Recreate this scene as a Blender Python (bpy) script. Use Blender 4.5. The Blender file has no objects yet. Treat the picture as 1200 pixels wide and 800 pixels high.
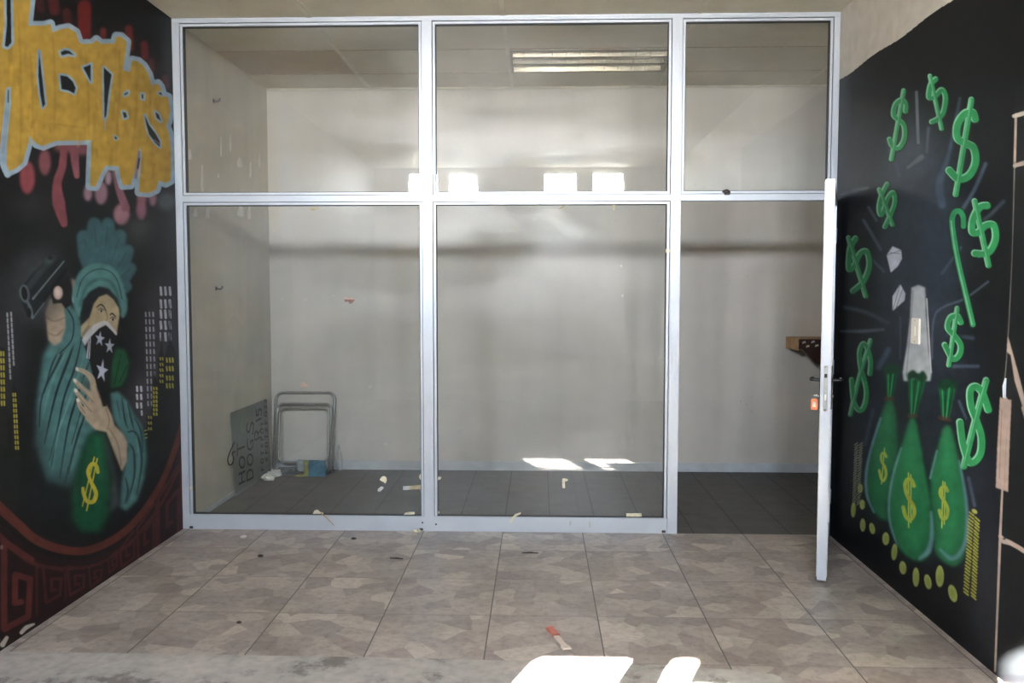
import bpy, bmesh, math, random
import numpy as np
from mathutils import Vector, Matrix
random.seed(7)
SC = bpy.context.scene
COL = SC.collection

# ------------------------------------------------------------------ dimensions (metres)
XL, XR, YB, ZC = -2.267, 1.809, 1.84, 3.19        # left wall, right wall, rear wall, ceiling
YF = -6.40                                         # street-side wall, behind the camera
XRR = 3.50                                         # far side of the rear room
M1, M2 = -0.690, 0.834                             # the two mullions
CAM_D, CAM_H, FPX = 5.288, 1.5177, 999.0
PIT, YAW, ROL = .0597, .0317, .0003

# ------------------------------------------------------------------ camera
cy, sy = math.cos(YAW), math.sin(YAW)
fwd = Vector((-sy*math.cos(PIT), cy*math.cos(PIT), -math.sin(PIT)))
rt = Vector((cy, sy, 0)); up = rt.cross(fwd)
r2 = rt*math.cos(ROL)+up*math.sin(ROL); u2 = up*math.cos(ROL)-rt*math.sin(ROL)
cam = bpy.data.cameras.new('camera'); co = bpy.data.objects.new('camera', cam); COL.objects.link(co)
m = Matrix((r2, u2, -fwd)).transposed().to_4x4(); m.translation = Vector((0, -CAM_D, CAM_H)); co.matrix_world = m
cam.sensor_width = 36; cam.lens = FPX/1200*36; cam.clip_start = .05
SC.camera = co

# ------------------------------------------------------------------ materials
def nmat(name):
    mt = bpy.data.materials.new(name); mt.use_nodes = True
    nt = mt.node_tree; b = nt.nodes['Principled BSDF']
    return mt, nt, b
def N(nt, typ, **kw):
    n = nt.nodes.new(typ)
    for k, v in kw.items():
        if k.startswith('_'): setattr(n, k[1:], v)
        else: n.inputs[k].default_value = v
    return n
def ramp(nt, fac, stops):
    r = nt.nodes.new('ShaderNodeValToRGB'); el = r.color_ramp.elements
    while len(el) < len(stops): el.new(.5)
    for e, (p, c) in zip(el, stops): e.position = p; e.color = (*c, 1)
    nt.links.new(fac, r.inputs['Fac']); return r.outputs['Color']
def coords(nt): return N(nt, 'ShaderNodeNewGeometry').outputs['Position']
def mixc(nt, fac, a, b, mode='MIX'):
    n = nt.nodes.new('ShaderNodeMix'); n.data_type = 'RGBA'; n.blend_type = mode
    for i, v in ((0, fac), (6, a), (7, b)):
        if hasattr(v, 'is_linked'): nt.links.new(v, n.inputs[i])
        else: n.inputs[i].default_value = v if i == 0 else (*v, 1)
    return n.outputs[2]
def plain(name, col, rough=.6, metal=0, var=.12, scale=9, bump=0):
    mt, nt, b = nmat(name); p = coords(nt)
    n = N(nt, 'ShaderNodeTexNoise', Scale=scale, Detail=5.0); nt.links.new(p, n.inputs['Vector'])
    lo = tuple(c*(1-var) for c in col); hi = tuple(min(1, c*(1+var)) for c in col)
    nt.links.new(ramp(nt, n.outputs['Fac'], [(.3, lo), (.7, hi)]), b.inputs['Base Color'])
    b.inputs['Roughness'].default_value = rough; b.inputs['Metallic'].default_value = metal
    if bump:
        bp = N(nt, 'ShaderNodeBump', Strength=bump, Distance=.002); nt.links.new(n.outputs['Fac'], bp.inputs['Height'])
        nt.links.new(bp.outputs['Normal'], b.inputs['Normal'])
    return mt
def mathn(nt, op, a, b=0.0):
    n = nt.nodes.new('ShaderNodeMath'); n.operation = op
    for i, v in ((0, a), (1, b)):
        if hasattr(v, 'is_linked'): nt.links.new(v, n.inputs[i])
        else: n.inputs[i].default_value = v
    return n.outputs[0]
def grid_line(nt, x, off, size, w):
    """1 on a joint line of a grid with the given pitch, else 0"""
    f = mathn(nt, 'FRACT', mathn(nt, 'DIVIDE', mathn(nt, 'SUBTRACT', x, off), size))
    d = mathn(nt, 'ABSOLUTE', mathn(nt, 'SUBTRACT', f, .5))
    return mathn(nt, 'GREATER_THAN', d, .5-w/size/2)

def wall_paint(name, col, stain=.16, rough=.55):
    mt, nt, b = nmat(name); p = coords(nt)
    n1 = N(nt, 'ShaderNodeTexNoise', Scale=1.1, Detail=6.0, Roughness=.62); nt.links.new(p, n1.inputs['Vector'])
    mp = N(nt, 'ShaderNodeMapping'); mp.inputs['Scale'].default_value = (3.2, 3.2, .45); nt.links.new(p, mp.inputs['Vector'])
    n2 = N(nt, 'ShaderNodeTexNoise', Scale=1.6, Detail=4.0); nt.links.new(mp.outputs['Vector'], n2.inputs['Vector'])
    n3 = N(nt, 'ShaderNodeTexNoise', Scale=26.0, Detail=3.0); nt.links.new(p, n3.inputs['Vector'])
    base = ramp(nt, n1.outputs['Fac'], [(.32, tuple(c*(1-stain) for c in col)), (.62, col)])
    base = mixc(nt, 1.0, base, ramp(nt, n2.outputs['Fac'], [(.3, (.93, .925, .91)), (.6, (1, 1, 1))]), 'MULTIPLY')
    base = mixc(nt, 1.0, base, ramp(nt, n3.outputs['Fac'], [(.22, (.86, .85, .83)), (.34, (1, 1, 1))]), 'MULTIPLY')
    nt.links.new(base, b.inputs['Base Color']); b.inputs['Roughness'].default_value = rough
    bp = N(nt, 'ShaderNodeBump', Strength=.12, Distance=.003); nt.links.new(n3.outputs['Fac'], bp.inputs['Height'])
    nt.links.new(bp.outputs['Normal'], b.inputs['Normal'])
    return mt

def front_floor_mat():
    mt, nt, b = nmat('floor_tile'); p = coords(nt)
    sx = N(nt, 'ShaderNodeSeparateXYZ'); nt.links.new(p, sx.inputs[0]); X, Y = sx.outputs[0], sx.outputs[1]
    ox, oy, t = -.2246, -.385, .5
    gx = grid_line(nt, X, ox, t, .006); gy = grid_line(nt, Y, oy, t, .005)
    ix = mathn(nt, 'FLOOR', mathn(nt, 'DIVIDE', mathn(nt, 'SUBTRACT', X, ox), t))
    iy = mathn(nt, 'FLOOR', mathn(nt, 'DIVIDE', mathn(nt, 'SUBTRACT', Y, oy), t))
    cb = N(nt, 'ShaderNodeCombineXYZ'); nt.links.new(ix, cb.inputs[0]); nt.links.new(iy, cb.inputs[1])
    wn = N(nt, 'ShaderNodeTexWhiteNoise'); wn.noise_dimensions = '3D'; nt.links.new(cb.outputs[0], wn.inputs['Vector'])
    va = nt.nodes.new('ShaderNodeVectorMath'); va.operation = 'MULTIPLY_ADD'
    nt.links.new(wn.outputs['Color'], va.inputs[0]); va.inputs[1].default_value = (9, 9, 0); nt.links.new(p, va.inputs[2])
    vo = N(nt, 'ShaderNodeTexVoronoi', Scale=9.0, Randomness=1.0); vo.voronoi_dimensions = '2D'; nt.links.new(va.outputs[0], vo.inputs['Vector'])
    hs = N(nt, 'ShaderNodeSeparateColor'); nt.links.new(vo.outputs['Color'], hs.inputs[0])
    stone = ramp(nt, hs.outputs[0], [(0, (.285, .24, .212)), (.3, (.345, .292, .258)), (.6, (.39, .335, .298)), (.85, (.43, .375, .325)), (1, (.52, .46, .395))])
    n1 = N(nt, 'ShaderNodeTexNoise', Scale=24.0, Detail=8.0, Roughness=.72); nt.links.new(p, n1.inputs['Vector'])
    stone = mixc(nt, 1.0, stone, ramp(nt, n1.outputs['Fac'], [(.28, (.60, .59, .58)), (.48, (.97, .96, .96)), (.68, (1.16, 1.15, 1.14))]), 'MULTIPLY')
    n2 = N(nt, 'ShaderNodeTexNoise', Scale=2.6, Detail=4.0); nt.links.new(p, n2.inputs['Vector'])
    stone = mixc(nt, 1.0, stone, ramp(nt, n2.outputs['Fac'], [(.35, (.82, .81, .8)), (.6, (1, 1, 1))]), 'MULTIPLY')
    g = mathn(nt, 'MAXIMUM', gx, gy)
    base = mixc(nt, gx, mixc(nt, gy, stone, (.19, .16, .14)), (.085, .072, .062))
    nt.links.new(base, b.inputs['Base Color']); b.inputs['Roughness'].default_value = .42
    bp = N(nt, 'ShaderNodeBump', Strength=.25, Distance=.002); bp.invert = True; nt.links.new(g, bp.inputs['Height'])
    nt.links.new(bp.outputs['Normal'], b.inputs['Normal'])
    return mt
def rear_floor_mat():
    mt, nt, b = nmat('dark_floor_tile'); p = coords(nt)
    sx = N(nt, 'ShaderNodeSeparateXYZ'); nt.links.new(p, sx.inputs[0]); X, Y = sx.outputs[0], sx.outputs[1]
    g = mathn(nt, 'MAXIMUM', grid_line(nt, X, .074, .3, .007), grid_line(nt, Y, .16, .3, .004))
    n1 = N(nt, 'ShaderNodeTexNoise', Scale=7.0, Detail=7.0, Roughness=.7); nt.links.new(p, n1.inputs['Vector'])
    c = ramp(nt, n1.outputs['Fac'], [(.3, (.066, .063, .058)), (.7, (.105, .10, .093))])
    nt.links.new(mixc(nt, g, c, (.018, .018, .018)), b.inputs['Base Color']); b.inputs['Roughness'].default_value = .6
    return mt
def concrete_mat():
    mt, nt, b = nmat('worn_concrete'); p = coords(nt)
    n1 = N(nt, 'ShaderNodeTexNoise', Scale=3.4, Detail=9.0, Roughness=.72); nt.links.new(p, n1.inputs['Vector'])
    n2 = N(nt, 'ShaderNodeTexNoise', Scale=22.0, Detail=6.0); nt.links.new(p, n2.inputs['Vector'])
    c = ramp(nt, n1.outputs['Fac'], [(.3, (.20, .18, .16)), (.40, (.22, .205, .185)), (.46, (.40, .375, .345)), (.7, (.50, .455, .415))])
    c = mixc(nt, 1.0, c, ramp(nt, n2.outputs['Fac'], [(.3, (.8, .8, .8)), (.6, (1, 1, 1))]), 'MULTIPLY')
    nt.links.new(c, b.inputs['Base Color']); b.inputs['Roughness'].default_value = .8
    return mt
def glass_mat():
    """thin clear pane: mirror reflection by angle, straight transmission and a faint uneven film of wiped dust"""
    mt = bpy.data.materials.new('window_glass'); mt.use_nodes = True; nt = mt.node_tree
    nt.nodes.remove(nt.nodes['Principled BSDF']); out = nt.nodes['Material Output']; p = coords(nt)
    lw = N(nt, 'ShaderNodeLayerWeight', Blend=.5)
    f5 = mathn(nt, 'POWER', lw.outputs['Facing'], 5.0)
    fr = mathn(nt, 'ADD', mathn(nt, 'MULTIPLY', f5, .9), .045)
    tr = N(nt, 'ShaderNodeBsdfTransparent'); tr.inputs[0].default_value = (.955, .965, .96, 1)
    gl = N(nt, 'ShaderNodeBsdfGlossy', Roughness=0.0); gl.inputs[0].default_value = (1, 1, 1, 1)
    di = N(nt, 'ShaderNodeBsdfDiffuse'); di.inputs[0].default_value = (.75, .76, .78, 1)
    mp = N(nt, 'ShaderNodeMapping'); mp.inputs['Scale'].default_value = (.7, 1.0, 1.8); nt.links.new(p, mp.inputs['Vector'])
    n1 = N(nt, 'ShaderNodeTexNoise', Scale=1.3, Detail=3.0, Roughness=.5, Distortion=.6); nt.links.new(mp.outputs[0], n1.inputs['Vector'])
    mr = N(nt, 'ShaderNodeMapRange'); nt.links.new(n1.outputs['Fac'], mr.inputs['Value'])
    mr.inputs['From Min'].default_value = .42; mr.inputs['From Max'].default_value = .72
    mr.inputs['To Min'].default_value = .004; mr.inputs['To Max'].default_value = .026
    m1 = N(nt, 'ShaderNodeMixShader'); nt.links.new(mr.outputs[0], m1.inputs[0]); nt.links.new(tr.outputs[0], m1.inputs[1]); nt.links.new(di.outputs[0], m1.inputs[2])
    hz = N(nt, 'ShaderNodeBsdfGlossy', Roughness=.34); hz.inputs[0].default_value = (1, 1, 1, 1)
    m3 = N(nt, 'ShaderNodeMixShader'); nt.links.new(mathn(nt, 'MULTIPLY', mr.outputs[0], 1.7), m3.inputs[0]); nt.links.new(m1.outputs[0], m3.inputs[1]); nt.links.new(hz.outputs[0], m3.inputs[2]); m1 = m3
    m2 = N(nt, 'ShaderNodeMixShader'); nt.links.new(fr, m2.inputs[0]); nt.links.new(m1.outputs[0], m2.inputs[1]); nt.links.new(gl.outputs[0], m2.inputs[2])
    nt.links.new(m2.outputs[0], out.inputs['Surface'])
    return mt
def mural_mat(name, rough):
    mt, nt, b = nmat(name)
    at = N(nt, 'ShaderNodeAttribute'); at.attribute_name = 'paint'
    p = coords(nt); n = N(nt, 'ShaderNodeTexNoise', Scale=11.0, Detail=6.0); nt.links.new(p, n.inputs['Vector'])
    c = mixc(nt, 1.0, at.outputs['Color'], ramp(nt, n.outputs['Fac'], [(.3, (.88, .88, .88)), (.7, (1.05, 1.05, 1.05))]), 'MULTIPLY')
    nt.links.new(c, b.inputs['Base Color']); b.inputs['Roughness'].default_value = rough; b.inputs['Specular IOR Level'].default_value = .14
    n2 = N(nt, 'ShaderNodeTexNoise', Scale=60.0, Detail=3.0); nt.links.new(p, n2.inputs['Vector'])
    bp = N(nt, 'ShaderNodeBump', Strength=.1, Distance=.002); nt.links.new(n2.outputs['Fac'], bp.inputs['Height'])
    nt.links.new(bp.outputs['Normal'], b.inputs['Normal'])
    return mt

M = dict(
    cream=wall_paint('cream_wall', (.62, .585, .515)), rear=wall_paint('rear_wall', (.63, .60, .565), .12),
    black=plain('black_wall', (.012, .012, .013), .5), ceil=wall_paint('ceiling_board', (.66, .62, .52), .08, .7),
    stain_board=wall_paint('stained_ceiling_board', (.54, .455, .355), .1, .7), strip=plain('cover_strip', (.66, .63, .54), .6),
    skirt=plain('skirting_paint', (.52, .56, .60), .5, 0, .1), floor=front_floor_mat(), dark=rear_floor_mat(), conc=concrete_mat(),
    alu=plain('aluminium', (.50, .545, .615), .38, .35, .05, 4), gasket=plain('gasket', (.02, .02, .02), .6), glass=glass_mat(),
    chrome=plain('chrome', (.56, .53, .46), .24, 1.0, .03), tray=plain('fitting_tray', (.30, .27, .22), .4), steel=plain('steel', (.42, .43, .44), .32, .9, .08),
    handle=plain('black_metal', (.018, .018, .02), .35, .2), tag=plain('orange_plastic', (.80, .22, .09), .35), cream_tape=plain('old_tape', (.62, .58, .44), .7, 0, .2, 40),
    grey_tape=plain('faded_tape', (.45, .46, .46), .7, 0, .2, 40), brown_tape=plain('brown_tape', (.36, .31, .20), .6, 0, .3, 40), wood=plain('wood', (.42, .24, .10), .5, 0, .25, 14),
    dkwood=plain('dark_wood', (.030, .010, .008), .4, 0, .3), board=plain('painted_board', (.17, .185, .175), .55, 0, .12, 3), ink=plain('ink', (.008, .008, .008), .6),
    tube=plain('grey_tube', (.30, .295, .27), .3, .6, .15, 20), blue=plain('blue_carton', (.028, .15, .24), .55, 0, .25, 30), pale=plain('pale_carton', (.28, .33, .34), .6, 0, .3, 30),
    olive=plain('olive_carton', (.28, .27, .07), .6, 0, .3, 30), slate=plain('slate_sheet', (.10, .12, .12), .5, 0, .3, 30), white=plain('white_plastic', (.70, .68, .62), .35, 0, .05), skim=plain('skim_filler', (.74, .73, .70), .7), paper=plain('paper', (.68, .66, .62), .7, 0, .1, 30),
    pink=plain('bare_plaster', (.82, .60, .48), .8, 0, .15, 60), maroon=plain('maroon_paint', (.36, .13, .10), .7, 0, .3, 60), rust=plain('rusty_metal', (.05, .04, .035), .7, 0, .4, 60),
    red=plain('red_wrapper', (.55, .14, .09), .4, 0, .2, 60), clear=plain('pale_wrapper', (.60, .52, .44), .3, 0, .1, 60), twig=plain('twig', (.04, .03, .025), .8), cable=plain('pale_cable', (.62, .68, .74), .4), pave=plain('paving', (.09, .088, .08), .9),
)

def blind_mat():
    mt = bpy.data.materials.new('window_blind'); mt.use_nodes = True; nt = mt.node_tree; nt.nodes.remove(nt.nodes['Principled BSDF'])
    d = N(nt, 'ShaderNodeBsdfDiffuse'); d.inputs[0].default_value = (.6, .6, .58, 1); t = N(nt, 'ShaderNodeBsdfTranslucent'); t.inputs[0].default_value = (.6, .6, .6, 1)
    mx = N(nt, 'ShaderNodeMixShader'); mx.inputs[0].default_value = .30; nt.links.new(d.outputs[0], mx.inputs[1]); nt.links.new(t.outputs[0], mx.inputs[2]); nt.links.new(mx.outputs[0], nt.nodes['Material Output'].inputs['Surface'])
    return mt
M['blind'] = blind_mat()
# ------------------------------------------------------------------ mesh helpers
class MB:
    def __init__(s): s.bm = bmesh.new()
    def box(s, x0, x1, y0, y1, z0, z1, mat=None):
        v = [s.bm.verts.new((x, y, z)) for x in (x0, x1) for y in (y0, y1) for z in (z0, z1)]
        for f in ((0, 1, 3, 2), (4, 6, 7, 5), (0, 4, 5, 1), (2, 3, 7, 6), (0, 2, 6, 4), (1, 5, 7, 3)): s.bm.faces.new([v[i] for i in f])
        if mat: bmesh.ops.transform(s.bm, matrix=mat, verts=v)
        return s
    def prism(s, pts, off):
        """pts: 3-D outline; off: extrusion vector"""
        a = [s.bm.verts.new(p) for p in pts]; b = [s.bm.verts.new(Vector(p)+Vector(off)) for p in pts]; n = len(a)
        s.bm.faces.new(a); s.bm.faces.new(b[::-1])
        for i in range(n): s.bm.faces.new((a[i], b[i], b[(i+1) % n], a[(i+1) % n]))
        return s
    def tube(s, pts, r, seg=10, closed=False):
        pts = [Vector(p) for p in pts]; n = len(pts); rings = []
        t0 = (pts[1]-pts[0]).normalized(); up0 = Vector((0, 0, 1)) if abs(t0.z) < .9 else Vector((0, 1, 0)); nn = t0.cross(up0).normalized()
        for i, p in enumerate(pts):
            if closed: t = (pts[(i+1) % n]-pts[i-1]).normalized()
            else: t = (pts[min(i+1, n-1)]-pts[max(i-1, 0)]).normalized()
            nn = (nn-t*nn.dot(t)).normalized(); bb = t.cross(nn)
            rr = r[i] if isinstance(r, (list, tuple)) else r
            rings.append([s.bm.verts.new(p+nn*math.cos(2*math.pi*k/seg)*rr+bb*math.sin(2*math.pi*k/seg)*rr) for k in range(seg)])
        for i in range(n if closed else n-1):
            A, B = rings[i], rings[(i+1) % n]
            for k in range(seg): s.bm.faces.new((A[k], A[(k+1) % seg], B[(k+1) % seg], B[k]))
        if not closed: s.bm.faces.new(rings[0][::-1]); s.bm.faces.new(rings[-1])
        return s
    def build(s, name, mat, parent=None, bevel=0, smooth=False, loc=None):
        bmesh.ops.recalc_face_normals(s.bm, faces=s.bm.faces)
        if bevel: bmesh.ops.bevel(s.bm, geom=list(s.bm.edges), offset=bevel, segments=2, affect='EDGES', clamp_overlap=True)
        me = bpy.data.meshes.new(name); s.bm.to_mesh(me); s.bm.free(); me.materials.append(mat)
        if smooth:
            for f in me.polygons: f.use_smooth = True
        o = bpy.data.objects.new(name, me); COL.objects.link(o)
        if parent: o.parent = parent
        if loc: o.location = loc
        return o
def empty(name, loc=(0, 0, 0), rz=0):
    o = bpy.data.objects.new(name, None); COL.objects.link(o); o.location = loc; o.rotation_euler = (0, 0, rz); o.empty_display_size = .1
    return o
def tag(o, label, cat, group=None):
    o['label'] = label; o['category'] = cat
    if group: o['group'] = group
    return o
def struct(o): o['kind'] = 'structure'; return o
def B(*a): return MB().box(*a)
def spline(pts, n=8, closed=False):
    P = [np.array(p, float) for p in pts]; out = []; L = len(P)
    for i in range(L if closed else L-1):
        p0, p1, p2, p3 = (P[(i-1) % L], P[i], P[(i+1) % L], P[(i+2) % L]) if closed else (P[max(i-1, 0)], P[i], P[i+1], P[min(i+2, L-1)])
        for k in range(n):
            t = k/n; out.append(.5*((2*p1)+(p2-p0)*t+(2*p0-5*p1+4*p2-p3)*t*t+(3*p1-p0-3*p2+p3)*t**3))
    if not closed: out.append(P[-1])
    return np.array(out)

# ------------------------------------------------------------------ the two spray-painted walls
# paint colours live on a fine mesh of the wall itself; shapes are drawn in flat 2-D coordinates and carried onto the wall plane
def srgb(c):
    c = np.asarray(c, float)/255.
    return np.where(c <= .04045, c/12.92, ((c+.055)/1.055)**2.4)
def gauss(a, s):
    if s <= .3: return a
    r = int(3*s+1); k = np.exp(-np.arange(-r, r+1)**2/(2*s*s)); k /= k.sum()
    a = np.apply_along_axis(lambda v: np.convolve(v, k, 'same'), 0, a)
    return np.apply_along_axis(lambda v: np.convolve(v, k, 'same'), 1, a)
class Canvas:
    def __init__(s, u0, u1, v0, v1, bg, q=3.0):
        s.u0, s.v0, s.q = u0, v0, q; s.w, s.h = int((u1-u0)*q), int((v1-v0)*q)
        s.a = np.ones((s.h, s.w, 3))*srgb(bg)
    def _win(s, pts, pad):
        p = (np.asarray(pts, float)-(s.u0, s.v0))*s.q; pad = pad*s.q+2
        x0, y0 = np.floor(p.min(0)-pad).astype(int); x1, y1 = np.ceil(p.max(0)+pad).astype(int)
        x0, y0, x1, y1 = max(x0, 0), max(y0, 0), min(x1, s.w), min(y1, s.h)
        return p, x0, y0, x1, y1
    def _mix(s, m, col, x0, y0, x1, y1, op):
        m = np.clip(m, 0, 1)[..., None]*op; c = srgb(col)
        s.a[y0:y1, x0:x1] = s.a[y0:y1, x0:x1]*(1-m)+c*m
    def poly(s, pts, col, soft=0, op=1, smooth=False):
        if smooth: pts = spline(pts, 6, True)
        p, x0, y0, x1, y1 = s._win(pts, soft*2.5+1)
        if x1 <= x0 or y1 <= y0: return
        X, Y = np.meshgrid(np.arange(x0, x1)+.5, np.arange(y0, y1)+.5); ins = np.zeros(X.shape, bool)
        for i in range(len(p)):
            (ax, ay), (bx, by) = p[i-1], p[i]
            if ay == by: continue
            c = (ay > Y) != (by > Y)
            ins ^= c & (X < (bx-ax)*(Y-ay)/(by-ay)+ax)
        s._mix(gauss(ins.astype(float), max(soft*s.q, .7)), col, x0, y0, x1, y1, op)
    def line(s, pts, w, col, soft=.35, op=1, smooth=True, closed=False):
        """stroke with a width that may vary along its length"""
        if smooth and len(pts) > 2:
            pp = spline(pts, 7, closed)
            if isinstance(w, (list, tuple)): w = np.interp(np.linspace(0, 1, len(pp)), np.linspace(0, 1, len(w)), w)
        else: pp = np.asarray(pts, float)
        if closed: pp = np.vstack([pp, pp[:1]])
        w = np.broadcast_to(np.asarray(w, float) if not isinstance(w, (list, tuple)) else np.interp(np.linspace(0, 1, len(pp)), np.linspace(0, 1, len(w)), w), (len(pp),))
        if len(w) == 1: w = np.repeat(w, len(pp))
        p, x0, y0, x1, y1 = s._win(pp, float(np.max(w))/2+soft*3+1)
        if x1 <= x0 or y1 <= y0: return
        D = np.full((y1-y0, x1-x0), -1e9)
        for i in range(len(p)-1):
            a, b = p[i], p[i+1]; R = max(w[i], w[i+1])*s.q/2+soft*s.q*3+3
            qx0, qx1 = max(int(min(a[0], b[0])-R), x0), min(int(max(a[0], b[0])+R)+1, x1)
            qy0, qy1 = max(int(min(a[1], b[1])-R), y0), min(int(max(a[1], b[1])+R)+1, y1)
            if qx1 <= qx0 or qy1 <= qy0: continue
            X, Y = np.meshgrid(np.arange(qx0, qx1)+.5, np.arange(qy0, qy1)+.5)
            d = b-a; L = d@d or 1e-9; t = np.clip(((X-a[0])*d[0]+(Y-a[1])*d[1])/L, 0, 1)
            dd = (w[i]+(w[i+1]-w[i])*t)*s.q/2-np.hypot(X-a[0]-t*d[0], Y-a[1]-t*d[1])
            v = D[qy0-y0:qy1-y0, qx0-x0:qx1-x0]; np.maximum(v, dd, out=v)
        k = max(soft*s.q, .5); z = np.clip(D/(2*k)+.5, 0, 1)
        s._mix(z*z*(3-2*z), col, x0, y0, x1, y1, op)
    def oval(s, cx, cy, rx, ry, col, soft=.3, op=1, tilt=0):
        t = np.linspace(0, 2*np.pi, 28, endpoint=False); c, n = math.cos(tilt), math.sin(tilt)
        x, y = rx*np.cos(t), ry*np.sin(t); s.poly(np.c_[cx+x*c-y*n, cy+x*n+y*c], col, soft, op)
    def star(s, cx, cy, r, col, rot=0, sx=.62):
        a = [(-math.pi/2+rot+i*math.pi/5, r if i % 2 == 0 else r*.38) for i in range(10)]
        s.poly([(cx+math.cos(t)*q*sx, cy+math.sin(t)*q) for t, q in a], col, .25)
    def grain(s, amt, rng):
        n = gauss(rng.normal(size=(s.h//6+2, s.w//6+2)), 1.2); n = np.kron(n, np.ones((6, 6)))[:s.h, :s.w]
        s.a *= (1+amt*n/n.std())[..., None]
    def sample(s, u, v):
        x = np.clip((u-s.u0)*s.q-.5, 0, s.w-1.001); y = np.clip((v-s.v0)*s.q-.5, 0, s.h-1.001)
        i, j = x.astype(int), y.astype(int); fx, fy = (x-i)[..., None], (y-j)[..., None]; A = s.a
        i1, j1 = np.minimum(i+1, s.w-1), np.minimum(j+1, s.h-1)
        return (A[j, i]*(1-fx)+A[j, i1]*fx)*(1-fy)+(A[j1, i]*(1-fx)+A[j1, i1]*fx)*fy

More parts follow.
